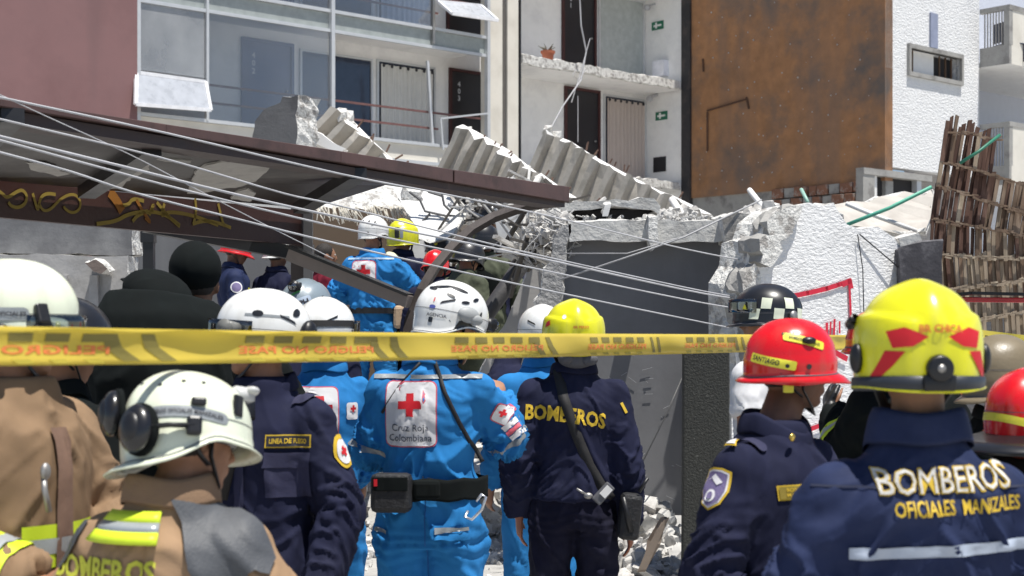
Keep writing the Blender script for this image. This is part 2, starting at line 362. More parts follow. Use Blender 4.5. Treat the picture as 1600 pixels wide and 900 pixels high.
# doors and windows in the corridor wall
def floor_below(px, z1):
    b = zr0 if px > 800 else zS; k = math.floor((z1-1.0-b)/ST); return b+ST*k
zr0 = ztop(813, 87)
def cdoor(p0, p1, ptop, num, m, fr, storey=0, hole=True):
    u0, u1 = FA.u(p0, CW), FA.u(p1, CW); z1 = FA.z(p0, ptop, CW); z0 = max(z1-2.45, floor_below(p0, z1))
    f = MB(); fbox(f, FA, u0-.07, u0, z0, z1+.07, CW, CW+.07); fbox(f, FA, u1, u1+.07, z0, z1+.07, CW, CW+.07); fbox(f, FA, u0, u1, z1, z1+.07, CW, CW+.069)
    d = PB(fbox(MB(), FA, u0, u1, z0, z1, CW, CW+.03), 'door', m); PB(f, 'door_frame', fr, d)
    PB(MB().ell(FA.p(u1-.12, z0+1.05, CW+.06), (.03, .03, .03)), 'handle', steel, d, smooth=True)
    if num:
        for i, ch in enumerate(num):
            vs, fs_ = text_shape(ch, .17, .03); me = bpy.data.meshes.new('n'); me.from_pydata([tuple(FA.p(u0+.24+x, z1-.3-i*.17+y, CW+.034)) for x, y in vs], [], fs_)
            me.transform(bl_inv); link_mesh('door_number', me, mat('number_white', (.55, .57, .6), .5, bump=0), d)
    return d
def cwin(p0, p1, ptop, h, m, curtain=None):
    u0, u1 = FA.u(p0, CW), FA.u(p1, CW); z1 = FA.z(p0, ptop, CW); z0 = max(z1-h, floor_below(p0, z1)+.06)
    d = PB(fbox(MB(), FA, u0, u1, z0, z1, CW, CW+.02), 'window', m)
    f = MB(); fbox(f, FA, u0-.05, u0, z0, z1+.05, CW, CW+.06); fbox(f, FA, u1, u1+.05, z0, z1+.05, CW, CW+.06); fbox(f, FA, u0, u1, z1, z1+.05, CW, CW+.059); fbox(f, FA, u0, u1, z0-.05, z0, CW, CW+.059)
    PB(f, 'window_frame', alu, d)
    if curtain:
        c = MB(); n = 60; vs = []; rnd = random.Random(int(p0)); ph = 0
        for i in range(n+1):
            ph += rnd.uniform(.5, 1.1); t = i/n; w = CW+.075+.03*math.sin(ph*1.3)
            for zz in (z0+.03, z1-.06): vs.append(FA.p(u0+.03+(u1-u0-.06)*t, zz, w))
        c.add(vs, [(2*i, 2*i+2, 2*i+3, 2*i+1) for i in range(n)])
        cu = PB(c, 'curtain', curtain, d)
        for i in range(7): PB(MB().ell(FA.p(u0+.1+(u1-u0-.2)*i/6, z1-.09, CW+.11), (.035, .035, .045), 8, 6), 'curtain_ring', doorm, d)
cdoor(380, 453, 63, '402', sky_tint_door, sky_tint_door)
dk = mat('dark_window', (.035, .045, .075), .12, spec=.8, bump=0)
cwin(470, 578, 80, 2.2, dk)
whc = mat('white_curtain', (.62, .61, .58), .9, var=.03); pkc = mat('beige_curtain', (.48, .41, .37), .9, var=.04)
cwin(590, 676, 96, 2.15, dk, whc)
cdoor(704, 756, 111, '403', doorm, doorf)
cdoor(884, 933, 139, None, doorm, doorf)
cwin(944, 1005, 150, 2.3, dk, pkc)
zz = FA.z(884, 139, CW)+ST
cdoor(380, 453, -112, '502', sky_tint_door, sky_tint_door); cwin(470, 578, -90, 2.2, dk)
cwin(590, 672, -72, 2.2, dk, mat('bluish_curtain', (.40, .48, .62), .9)); cdoor(700, 752, -64, '503', doorm, doorf)  # curtain with a bluish base colour
cdoor(880, 927, -32, '501', doorm, doorf)
cwin(936, 1003, -9, 2.1, mat('grey_blind', (.42, .45, .44), .7, bump=0))
# broken open bay: slabs, end wall, signs
zr = ztop(813, 87)
for k in (-1, 0, 1):
    z1 = zr+ST*k; u0, u1 = FA.u(813), FA.u(1064)
    slab_o = slab('balcony_slab', FA, [(u0, z1-.21), (u1, z1-.2), (u1, z1), (u0, z1)], CW+.003, .0, white_in, .5, .008, seed=3+k)
    slab_o.parent = bl; slab_o.data.transform(bl_inv)
    e = slab('broken_slab_edge', FA, [(u0, z1-.19), (u1-.1, z1-.21), (u1-.2, z1-.02), (u0, z1+.03)], .002, .09, rough_pl, .16, .035, seed=13+k, mats2=rough_pl)
    e.parent = bl; e.data.transform(bl_inv)
FB0 = FA.p(FA.u(1064), 0, 0)
PB(MB().hexa([FA.p(uR, -.5, CW), FA.p(uR+.2, -.5, CW), FA.p(uR+.2, -.5, -.02), FA.p(uR, -.5, -.02), FA.p(uR, 20, CW), FA.p(uR+.2, 20, CW), FA.p(uR+.2, 20, -.02), FA.p(uR, 20, -.02)]), 'side_wall', white_in)
FS = Frame(0, 0, -FA.n.x, -FA.n.y, origin=FA.p(uR-.004, 0, 0)); FS.n = -FA.d
def sbox(name, px, py, w, h, d, m, parent=bl, **k):
    c = FS.hit(px, py); u = (c-FS.o).dot(FS.d); mb = MB(); fbox(mb, FS, u-w/2, u+w/2, c.z-h/2, c.z+h/2, 0, d); return PB(mb, name, m, parent, **k)
green = mat('exit_green', (.02, .16, .09), .5, bump=0)
for py in (40, 181):
    s = sbox('exit_sign', 1028 if py == 40 else 1034, py, .42, .22, .02, green); sbox('arrow', 1028 if py == 40 else 1034, py, .28, .05, .024, white_in, s); sbox('pictogram', 1026 if py == 40 else 1032, py, .06, .16, .025, white_in, s)
sbox('junction_box', 1036, 108, .4, .42, .2, mat('white_box', (.8, .8, .85), .4)); sbox('vent_grille', 1031, 257, .45, .4, .02, doorm)
for px, py in ((1023, 6), (1027, 148)):
    c = FS.hit(px, py); PB(MB().bar(c, c-FA.d*.3+Vector((0, 0, -.1)), .05).ell(c-FA.d*.3+Vector((0, 0, -.14)), (.1, .1, .08)), 'security_camera', mat('grey_plastic', (.4, .4, .42), .5))
# potted plant on the broken slab edge
pc = FA.hit(856, 92, -.12); pp = empty('potted_plant', (pc.x, pc.y, zr+.03), label='small dry plant in a terracotta pot on the broken corridor edge', cat='potted plant')
MB().tube([(0, 0, 0), (0, 0, .16), (0, 0, .161), (0, 0, .22)], [.12, .15, .175, .18], 16).build('pot', mat('terracotta', (.40, .13, .07), .8), pp)
mb = MB(); rn = random.Random(4)
for i in range(22):
    a = rn.uniform(0, 6.3); l = rn.uniform(.12, .3); d = Vector((math.cos(a), math.sin(a), rn.uniform(.6, 2.2))).normalized(); p0 = Vector((d.x*.05, d.y*.05, .2)); mb.tube([p0, p0+d*l*.5, p0+d*l+Vector((0, 0, -.04))], [.012, .014, .003], 5)
mb.build('foliage', mat('dry_leaf', (.12, .11, .07), .8), pp)
# loose white wires hanging from the slab
mb = MB()
for pts_ in ([(905, -20), (908, 40), (916, 80), (908, 125), (880, 165), (862, 198)], [(922, 60), (905, 120), (893, 160)], [(900, 108), (895, 118), (905, 125), (915, 108)], [(903, 150), (903, 200), (903, 222)]):
    q = [FA.hit(x, y, .3) for x, y in pts_]; mb.tube(q, .018 if len(pts_) > 4 else .01, 6)
mb.build('hanging_wires', cable_m, label='loose white wires dangling in front of the black corridor door', cat='wires')

# ------------------------------------------------------------------ brown party wall, white rendered house beside it
FB = Frame(0, 0, -FA.n.x*-1, -FA.n.y*-1, origin=FA.p(uR+.05, 0, .0)); FB.d = FA.n.copy(); FB.n = -FA.d
uC = FB.u(1383)
brown = mat('rust_brown_render', (.37, .185, .085), .8, var=.2, vs=3, bump=.35, bs=18, col2=(.14, .115, .10), c2s=.55, c2lo=.5, c2hi=.7, streak=((.16, .13, .115), .9, .7))
bb = empty('brown_walled_building', FB.p(0, 0), label='rusty brown party wall dotted with metal pins, joined to a white rendered house front', cat='building')
def QB(mb, name, m, parent=None, **k):
    o = mb.build(name, m, parent or bb, **k); o.data.transform(Matrix.Translation(-bb.location)); return o
zb0 = FB.z(1300, 283)
QB(fbox(MB(), FB, 0, uC, zb0-.1, 22, -.3, 0), 'party_wall', brown)
QB(fbox(MB(), FB, 0, uC-.02, -1, zb0-.1, -.35, -.05), 'lower_wall', conc)
QB(fbox(MB(), FB, -.02, .28, -.5, 22, -.2, .07), 'edge_strip', mat('black_waterproofing', (.035, .033, .035), .7, bump=.5, bs=8, col2=(.07, .06, .055), c2s=3))
rn = random.Random(11); mb = MB()
for cx in range(15):
    for cz in range(24):
        if rn.random() < .45: continue
        u = .55+cx*.37+rn.uniform(-.18, .18); zc = zb0+.2+cz*.42+rn.uniform(-.2, .2)
        if u < uC-.1: r_ = rn.uniform(.008, .024); mb.ell(FB.p(u, zc, .005), (r_, r_, r_), 6, 5)
o = QB(mb, 'pins', mat('pale_pin', (.42, .40, .38), .8)); o['kind'] = 'stuff'
mb = MB()
for x0, y0, x1, y1 in ((1105, 175, 1105, 236), (1105, 173, 1166, 155), (1166, 152, 1170, 170), (1098, 92, 1099, 112)): mb.bar(FB.hit(x0, y0, .03), FB.hit(x1, y1, .03), .035)
QB(mb, 'rusty_rod', mat('rust_rod', (.10, .05, .03), .8))
FC = Frame(0, 0, FA.d.x, FA.d.y, origin=FB.p(uC, 0)); FC.n = FA.n.copy()
stucco = mat('white_stucco', (.80, .80, .80), .9, var=.05, vs=20, bump=.9, bs=13, bdist=.05, col2=(.66, .66, .67), c2s=1.5, c2lo=.5, c2hi=.85, aniso=(1, 1, 1.8))
ue = FC.u(1530); zc0 = FC.z(1400, 262)
# white front, pierced by a wide low window
wu0, wu1 = FC.u(1420), FC.u(1499); wz1 = FC.z(1420, 75); wz0 = FC.z(1420, 112)
mb = MB(); fbox(mb, FC, .02, ue, wz1, 22, -.3, 0); fbox(mb, FC, .02, ue, zc0, wz0, -.3, 0); fbox(mb, FC, .02, wu0, wz0, wz1, -.3, 0); fbox(mb, FC, wu1, ue, wz0, wz1, -.3, 0)
fw = QB(mb, 'stucco_front', stucco)
mb = MB()
for a in ((wu0-.08, wu1+.08, wz1, wz1+.1), (wu0-.08, wu1+.08, wz0-.1, wz0), (wu0-.08, wu0, wz0, wz1), (wu1, wu1+.08, wz0, wz1)): fbox(mb, FC, *a, -.1, .08)
wf = QB(mb, 'window_frame', conc, fw)
QB(fbox(MB(), FC, wu0, wu1, wz0, wz1, -.28, -.26), 'window_pane', voidm, fw)
q = (wu1-wu0); QB(fbox(MB(), FC, wu0+q*.2, wu0+q*.6, wz0, wz1, -.2, -.17), 'white_blind', plaster, fw)
for t in (.04, .15, .68, .8, .92): QB(fbox(MB(), FC, wu0+q*t, wu0+q*t+.04, wz0, wz1, -.15, -.12), 'window_bar', mat('brown_wood', (.12, .07, .04), .7), fw)
QB(fbox(MB(), FC, FC.u(1452), FC.u(1463), FC.z(1452, 74), FC.z(1452, 20), 0, .05), 'downpipe_box', mat('grey_blue_paint', (.28, .31, .42), .6), fw)
# recessed bay with two balconies
QB(fbox(MB(), FC, ue, ue+8, -1, 22, -2.2, -1.9), 'recessed_wall', mat('pale_blue_wall', (.55, .58, .66), .8, var=.03))
FQ = Frame(0, 0, FA.n.x, FA.n.y, origin=FC.p(ue+.03, 0)); WQ = FQ.u(1577)
QB(fbox(MB(), FC, ue, ue+.3, -1, 22, -1.9, -.31), 'return_wall', stucco)
pbw = mat('pale_blue_wall', (.55, .58, .66), .8, var=.03)
for k, (pt, pb) in enumerate(((16, 76), (196, 262))):
    zt = FC.z(1530, pt); b0 = FC.z(1530, pb+30); b1 = FC.z(1530, pb); u0 = ue+.03
    q = QB(fbox(MB(), FC, u0, u0+7, b0, b0+.12, -1.9, WQ), 'balcony', plaster)
    QB(fbox(MB(), FC, u0-.004, u0+.1, b0+.005, b1, .0, WQ+.004), 'side_upstand', conc, q); QB(fbox(MB(), FC, u0+.1, u0+7, b0+.005, zt-.1, WQ-.12, WQ+.003), 'balcony_panel', cream, q)
    QB(fbox(MB(), FC, u0-.01, u0+.11, zt-.1, zt+.02, .0, WQ+.02), 'balcony_rail', conc, q); QB(fbox(MB(), FC, u0+.112, u0+7, zt-.1, zt+.02, WQ-.13, WQ+.02), 'balcony_rail', conc, q)
    QB(fbox(MB(), FC, u0-.008, u0+.15, b1, zt-.1, WQ-.15, WQ+.008), 'corner_post', conc, q)
    for i in range(7): QB(fbox(MB(), FC, u0+.03, u0+.055, b1, zt-.1, .1+i*(WQ-.3)/6.5, .125+i*(WQ-.3)/6.5), 'baluster', steel, q)
    if k == 0:
        for j, (cu_, cw_) in enumerate(((.5, .5), (.55, .75))):
            ch = empty('plastic_chair', FC.p(u0+cu_, b0+.12, cw_*WQ), math.atan2(FC.d.y, FC.d.x)+1.2, label=('dark plastic chair on the upper balcony, left one behind the bars', 'dark plastic chair on the upper balcony, nearer the corner post')[j], cat='chair', group='chairs on the upper balcony')
            npl = mat('navy_plastic', (.02, .03, .06), .4)
            MB().box((0, 0, .44), (.44, .42, .03)).build('seat', npl, ch, bevel=.01); MB().box((0, .2, .74), (.42, .03, .5)).build('backrest', npl, ch, bevel=.01)
            for sx in (-.19, .19):
                for sy in (-.17, .18): MB().bar((sx, sy, 0), (sx, sy, .43), .035).build('leg', npl, ch)
QB(fbox(MB(), FC, ue+.6, ue+1.6, -1, FC.z(1532, 130), -1.88, -1.84), 'balcony_door', mat('blue_glass_door', (.10, .17, .32), .2))
# masonry and box opening below the brown wall
bks = mat('old_brick', (.25, .12, .075), .9, bump=.6, bs=30, col2=(.34, .30, .27), c2s=8, c2lo=.5, c2hi=.6)
br = tag(empty('broken_brick_course', FB.p(uC-1, zb0-.7)), 'broken bricks and blocks under the rusty brown wall', 'brickwork'); rn = random.Random(5)
for row in range(4):
    x = 0 if row % 2 else -.12
    while x < 2.7:
        l = rn.uniform(.22, .4); u1 = uC-.25-x
        if u1-l > .3:
            c = FB.p(u1-l/2, zb0-.2-row*.27, .02+rn.uniform(-.03, .06)); o = MB().box((0, 0, 0), (l-.03, .2, .235), Euler((rn.uniform(-.03, .03), rn.uniform(-.05, .05), math.atan2(FB.d.y, FB.d.x)))).build('brick', bks if rn.random() < .7 else conc, br, bevel=.012); o.location = c-br.location
        x += l
cr = empty('concrete_window_box', FC.hit(1410, 300, .1), label='grey concrete window box with a dark opening beneath the white rendered wall', cat='window opening')
def CB(a, b, c_, d, w0, w1, m, nm):
    mb = MB(); fbox(mb, FC, FC.u(a), FC.u(b), FC.z(a, d), FC.z(a, c_), w0, w1); o = mb.build(nm, m, cr); o.data.transform(Matrix.Translation(-cr.location)); return o
CB(1343, 1450, 262, 272, -.1, .12, conc, 'lintel'); CB(1343, 1361, 272, 320, -.1, .1, conc, 'jamb'); CB(1363, 1368, 272, 320, -.1, .04, plaster, 'frame'); CB(1362, 1440, 271, 320, -.2, -.12, voidm, 'opening')
CB(1430, 1437, 272, 320, -.1, .05, alu, 'frame')
# ------------------------------------------------------------------ collapsed structure
def plate(name, pts, depth, m, edge=None, step=.15, amp=.02, seed=1, parent=None, **k):
    """broken plate from a 3D outline, pushed back by the vector depth, ragged rim"""
    rnd = random.Random(seed); o = []; n_ = len(pts); depth = Vector(depth)
    for i, a in enumerate(pts):
        b = pts[(i+1) % n_]; n = max(1, int((b-a).length/step))
        for q in range(n): o.append(a.lerp(b, q/n)+(Vector((rnd.uniform(-amp, amp), 0, rnd.uniform(-amp, amp))) if q else Vector()))
    n = len(o); vs = []
    for t, a in ((0, 0), (.3, amp), (.7, amp), (1, amp)): vs += [p+depth*t+Vector([rnd.uniform(-a, a) for _ in range(3)]) for p in o]
    fs = [tuple(range(n)), tuple(reversed(range(3*n, 4*n)))]
    for r_ in range(3):
        for i in range(n): fs.append((r_*n+i, (r_+1)*n+i, (r_+1)*n+(i+1) % n, r_*n+(i+1) % n))
    me = bpy.data.meshes.new(name); me.from_pydata([tuple(v) for v in vs], [], fs); me.materials.append(m); me.materials.append(edge or m)
    for i, p in enumerate(me.polygons): p.material_index = 0 if i < 1 else 1
    bm = bmesh.new(); bm.from_mesh(me); bmesh.ops.recalc_face_normals(bm, faces=bm.faces); bmesh.ops.triangulate(bm, faces=[f for f in bm.faces if len(f.verts) > 4]); bm.to_mesh(me); bm.free()
    return link_mesh(name, me, None, parent, **k)
def shard(name, pp_, Y, th, m, edge=None, tx=0, ty=0, x0=None, y0=None, **k):
    x0 = pp_[0][0] if x0 is None else x0; y0 = pp_[0][1] if y0 is None else y0
    pts = [P(x, y, Y+tx*(x-x0)/100+ty*(y-y0)/100) for x, y in pp_]
    return plate(name, pts, k.pop('dv', (0, th, 0)), m, edge, **k)
stair_c = mat('stair_concrete', (.52, .48, .42), .9, var=.1, vs=5, bump=.35, bs=20, col2=(.38, .35, .30), c2s=3)
def flight(pa, pb, Ya, Yb, e, n, rise, thick, label, seed, landing=.6):
    a, b = P(*pa, Ya), P(*pb, Yb); s = (b-a); L = s.length; s.normalize(); e = Vector(e); W_ = e.length; en = e.normalized(); nn = s.cross(en).normalized()
    if nn.y > 0: nn = -nn
    root = empty('fallen_stair_flight', a+e, label=label, cat='stairs', group='collapsed stair flights'); rnd = random.Random(seed)
    st = L/n; mb = MB(); prof = []
    for i in range(n):
        u = i*st; prof += [(u, rise), (u+st*.27, rise*.85), (u+st*.34, -.02), (u+st*.93, rise*.15)]
    prof += [(L, 0), (L+landing, rise*.2)]
    prof = [(u, h) for u, h in prof]; back = [(L+landing, -thick*.8), (L*.75, -thick), (L*.5, -thick*1.02), (L*.25, -thick*.98), (0, -thick), (-.15, -thick*.4)]
    full = prof+back; k = len(full); rows = 9; vs = []
    for r_ in range(rows+1):
        t = r_/rows
        for (u, h) in full:
            j = .022 if r_ == 0 else 0
            vs.append(a+s*(u+rnd.uniform(-j, j))+nn*(h+rnd.uniform(-j, j))+e*t+en*(rnd.uniform(-.05, .03) if r_ == 0 else 0)-root.location)
    fs = [tuple(range(k)), tuple(reversed(range(rows*k, rows*k+k)))]+[(r_*k+i, (r_+1)*k+i, (r_+1)*k+(i+1) % k, r_*k+(i+1) % k) for r_ in range(rows) for i in range(k)]
    me = bpy.data.meshes.new('f'); me.from_pydata([tuple(v) for v in vs], [], fs); me.materials.append(stair_c); me.materials.append(plaster)
    me.polygons[0].material_index = 1
    bm = bmesh.new(); bm.from_mesh(me); bmesh.ops.recalc_face_normals(bm, faces=bm.faces); bmesh.ops.triangulate(bm, faces=[f for f in bm.faces if len(f.verts) > 4]); bm.to_mesh(me); bm.free()
    link_mesh('stair_body', me, None, root)
    # crumbled head with rebar stubs
    c = MB(); rb = MB()
    for i in range(16):
        q = a+s*rnd.uniform(-.06, .12)+e*rnd.uniform(-.02, .2)-nn*rnd.uniform(0, thick); m_ = chunk_mesh(seed*50+i); r_ = rnd.uniform(.06, .16)
        c.add([Vector(v.co)*r_+q-root.location for v in m_.vertices], [tuple(p.vertices) for p in m_.polygons])
    for i in range(9):
        q = a+s*rnd.uniform(-.1, L)-nn*rnd.uniform(.02, thick)-en*.02; rb.tube([q-root.location, q-en*rnd.uniform(.03, .12)+s*rnd.uniform(-.05, .05)-root.location], .012, 5)
    o = c.build('crumbled_head', rough_pl, root); o['kind'] = 'stuff'
    o = rb.build('rebar', mat('rebar', (.12, .07, .05), .8), root); o['kind'] = 'stuff'
flight((722, 202), (912, 318), 19.5, 18.2, (-.75, .30, -1.45), 9, .10, .32, 'fallen concrete stair flight leaning behind the end of the brown shelter beam', 1)
flight((856, 208), (1064, 318), 21.5, 20.2, (-.75, .30, -1.7), 8, .10, .36, 'fallen concrete stair flight furthest right, with a white broken edge', 2, .35)
flight((528, 178), (655, 285), 18.5, 17.6, (-.85, .15, -.85), 6, .17, .30, 'fallen concrete stair flight rising above the middle of the shelter roof', 3)
shard('broken_wall_stub', [(392, 225), (398, 190), (412, 172), (438, 160), (441, 151), (466, 148), (462, 228)], 16, .35, conc_d, rough_pl, step=.06, amp=.02, seed=5, dv=(.18, .3, 0), label='jagged grey wall stub standing up behind the shelter roof', cat='wall stub')
shard('fallen_beam', [(470, 195), (480, 200), (540, 232), (530, 240), (470, 214)], 16.5, .2, plaster, label='thin pale beam lying against the stair flight', cat='beam', seed=6)
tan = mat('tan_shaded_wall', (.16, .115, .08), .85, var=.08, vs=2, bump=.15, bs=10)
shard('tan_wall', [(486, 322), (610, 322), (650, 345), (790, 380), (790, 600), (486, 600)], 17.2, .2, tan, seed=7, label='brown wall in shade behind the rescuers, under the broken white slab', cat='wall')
shard('tilted_brown_panel', [(716, 338), (722, 312), (800, 330), (760, 352), (720, 372), (706, 366)], 16.4, .1, mat('brown_grey_panel', (.27, .23, .20), .85), seed=8, label='brownish grey panel under the white sheet beside the curved brown brace', cat='panel')
whp = mat('bright_plaster', (.74, .74, .73), .85, var=.05, bump=.3, bs=8, col2=(.60, .59, .57), c2s=2.5, c2lo=.58, c2hi=.75)
o = shard('broken_ceiling_slab', [(487, 326), (515, 313), (560, 302), (600, 292), (640, 296), (648, 312), (640, 326), (600, 324), (560, 325), (520, 326)], 15.6, .5, rough_pl, ty=-.8, step=.07, amp=.03, seed=9, dv=(0, .9, .22), label='broken white ceiling slab with torn reed fibres hanging from its edge', cat='slab')
mb = MB(); rn = random.Random(3)
for i in range(70):
    x = rn.uniform(495, 640); p = P(x, 324+rn.uniform(-3, 4), 15.3); l = rn.uniform(.05, .17); dx = rn.uniform(-.02, .1); mb.tube([p, p+Vector((dx*.5, -.04, -l*.5)), p+Vector((dx, -.05, -l))], [.008, .007, .004], 4)
f = mb.build('torn_reeds', mat('straw', (.62, .58, .5), .9), o); f['kind'] = 'stuff'
shard('white_plaster_sheet', [(612, 288), (640, 284), (668, 286), (700, 291), (704, 316), (716, 330), (719, 345), (708, 366), (694, 374), (672, 380), (652, 372), (640, 340), (628, 318)], 15.1, .1, whp, rough_pl, ty=-.6, step=.1, amp=.035, seed=10, dv=(.05, .12, .03), label='large bright sheet of white plaster draped over the rubble above the rescuers', cat='plaster sheet')
shard('white_plaster_sheet', [(655, 372), (706, 366), (700, 400), (712, 452), (690, 470), (655, 440), (630, 395)], 15.6, .1, whp, rough_pl, seed=21, amp=.05, label='smaller white plaster sheet behind the red and black helmet', cat='plaster sheet')
shard('pale_plank', [(774, 348), (792, 338), (834, 330), (826, 346), (800, 362), (782, 384)], 14.2, .08, plaster, rough_pl, seed=11, label='pale board leaning behind the curved brace of the shelter', cat='board')
shard('grooved_grey_board', [(806, 356), (836, 334), (852, 345), (846, 392), (826, 420), (800, 440), (778, 430), (790, 385)], 14, .1, mat('grey_board', (.30, .29, .28), .85, streak=((.16, .16, .16), 14, .9)), seed=12, label='grey weathered board beside the olive uniformed rescuer', cat='board')
shard('grey_slanted_panel', [(842, 402), (884, 398), (876, 440), (858, 500), (826, 560), (760, 640), (720, 640), (760, 560), (800, 480)], 12.6, .1, mat('smooth_grey', (.40, .39, .38), .7, var=.04), rough_pl, seed=13, label='smooth pale grey panel slanting down beside the dark wall', cat='panel')
b = empty('broken_conduit', P(762, 500, 12), label='thick dark broken pipe leaning left of the dark wall', cat='pipe'); l0 = Vector(b.location)
MB().tube([P(745, 520, 12)-l0, P(765, 485, 12)-l0, P(800, 435, 12.1)-l0, P(838, 378, 12.3)-l0], [.06, .062, .065, .07], 12).build('pipe', mat('dark_rubbery_pipe', (.06, .058, .06), .6, bump=.6, bs=12), b, smooth=True)
cm = chunk_mesh(90); o = link_mesh('torn_end', cm, rough_pl, b); o.location = P(846, 372, 12.3)-l0; o.scale = (.13,)*3
shard('dark_gap', [(706, 318), (728, 300), (776, 306), (792, 330), (760, 340), (724, 336)], 15.9, .1, voidm, seed=80, amp=.04, label='dark opening in the wreckage beneath the end of the shelter beam', cat='opening')
shard('leaning_dark_bar', [(640, 330), (648, 328), (676, 384), (668, 388)], 14.9, .06, doorm, seed=81, amp=.01, label='dark bar leaning across the white plaster sheet', cat='bar')
shard('broken_white_edge', [(636, 296), (652, 300), (664, 340), (690, 372), (700, 392), (684, 384), (650, 350), (634, 322)], 14.95, .2, rough_pl, rough_pl, seed=82, step=.05, amp=.05, label='crumbled edge between the broken ceiling slab and the plaster sheet', cat='slab edge')
sh_o = [o_ for o_ in S.objects if o_.name.startswith('white_plaster_sheet')]
for pts_ in ([(640, 300), (656, 312), (664, 330), (700, 338)], [(648, 352), (662, 344), (672, 334)], [(690, 300), (694, 320), (704, 330)], [(664, 288), (670, 300), (690, 306)], [(690, 350), (700, 345), (712, 350)]):
    MB().tube([P(x, y, 14.75) for x, y in pts_], .012, 4).build('crack_line', conc_d, sh_o[0])
# dark wall with its concrete capping
jam = mat('rough_grey_render', (.34, .335, .33), .95, var=.1, vs=8, bump=1, bs=16, bdist=.04)
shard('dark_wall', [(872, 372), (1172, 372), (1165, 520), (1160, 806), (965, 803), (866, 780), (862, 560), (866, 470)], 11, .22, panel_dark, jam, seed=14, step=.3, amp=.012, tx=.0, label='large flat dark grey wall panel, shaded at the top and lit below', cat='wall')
shard('wall_jamb', [(836, 470), (850, 420), (866, 372), (878, 352), (892, 350), (884, 400), (876, 470), (872, 520), (858, 520), (846, 500)], 10.85, .12, jam, rough_pl, seed=15, step=.07, amp=.02, label='rough grey broken edge left of the dark wall', cat='wall edge')
mb = MB(); rn = random.Random(8)
cap = empty('concrete_capping', P(890, 378, 10.72), label='cracked concrete ledge along the top of the dark wall', cat='ledge'); l0 = Vector(cap.location)
def cblock(pp_, Y, th, m, s, dv=None, nm='ledge_block', par=cap):
    o = shard(nm, pp_, Y, th, m, rough_pl, seed=s, step=.08, amp=.014, parent=None, dv=dv or (0, th, .03)); o.parent = par; o.data.transform(Matrix.Translation(-par.location)); return o
cblock([(888, 347), (960, 345), (1016, 343), (1020, 374), (960, 378), (890, 378)], 10.85, .4, conc_l, 16)
cblock([(1024, 344), (1080, 345), (1132, 346), (1134, 376), (1080, 377), (1026, 378)], 10.86, .4, conc_l, 17)
cblock([(1014, 340), (1028, 338), (1030, 382), (1019, 392), (1014, 378)], 10.68, .3, rough_pl, 18)
cblock([(1128, 340), (1150, 332), (1186, 340), (1200, 352), (1192, 385), (1160, 392), (1134, 380)], 10.66, .5, conc, 19)
sl2 = empty('broken_roof_slab', P(870, 340, 11.8), label='grey roof slab with a dark gap lying above the concrete ledge', cat='slab')
cblock([(868, 320), (940, 314), (1022, 310), (1032, 322), (1030, 336), (1020, 328), (960, 322), (880, 332)], 11.6, .7, conc_l, 20, nm='slab_plate', par=sl2)
cblock([(872, 330), (1020, 324), (1024, 345), (880, 348)], 11.75, .4, voidm, 22, nm='dark_gap', par=sl2)
cblock([(945, 320), (955, 319), (950, 338), (941, 338)], 11.5, .1, plaster, 23, nm='batten', par=sl2)
rn = random.Random(77); mb = MB()
for i in range(26):
    x, y = rn.uniform(950, 1058), rn.uniform(570, 780); a = rn.uniform(-.9, .9); l_ = rn.uniform(3, 16); p, q_ = P(x, y, 10.985), P(x+l_*math.cos(a), y+l_*math.sin(a), 10.985); mb.bar(p, q_, .004, .002)
mb.build('scratch_marks', mat('pale_scratch', (.45, .45, .46), .8, bump=0), bpy.data.objects['dark_wall'], kind='stuff')
# white stucco remnant
FE = Frame(1145, 10.2, 2720, 1700)
ol = [(1141, 760), (1143, 640), (1150, 520), (1149, 440), (1166, 412), (1170, 376), (1187, 372), (1194, 345), (1214, 330), (1246, 322), (1302, 317), (1312, 334), (1324, 352), (1346, 359), (1372, 355), (1396, 371), (1406, 386), (1408, 470), (1410, 760)]
q = [(FE.u(x), FE.z(x, y)) for x, y in ol]
stucco2 = mat('flat_white_stucco', (.80, .80, .80), .9, var=.05, vs=20, bump=.8, bs=26, bdist=.022, col2=(.64, .64, .64), c2s=2.5, c2lo=.5, c2hi=.8, aniso=(1, 1, 2))
stw = slab('stucco_wall', FE, q, -.28, 0, stucco2, .09, .018, seed=2, mats2=rough_pl, label='broken remnant of a white stucco wall with red spray marks', cat='wall')
for i, (pp_, w_) in enumerate((([(1168, 374), (1194, 368), (1204, 392), (1186, 420), (1170, 414)], .12), ([(1192, 345), (1214, 328), (1246, 322), (1240, 345), (1222, 372), (1206, 390), (1194, 370)], .05), ([(1149, 440), (1168, 412), (1176, 440), (1166, 500), (1160, 560), (1150, 530)], .08))):
    slab('exposed_masonry', FE, [(FE.u(x), FE.z(x, y)) for x, y in pp_], -.1, w_, rough_pl, .05, .025, parent=stw, seed=30+i, mats2=conc)
def spray(fr, pts, r=.012, w=.006):
    mb = MB()
    for a, b in zip(pts, pts[1:]):
        p, q = fr.hit(*a, w), fr.hit(*b, w); d = (q-p).normalized(); x = fr.n.cross(d)*r; mb.add([p-x-d*r*.7, q-x+d*r*.7, q+x+d*r*.7, p+x-d*r*.7], [(0, 1, 2, 3)])
    return mb
mb = MB()
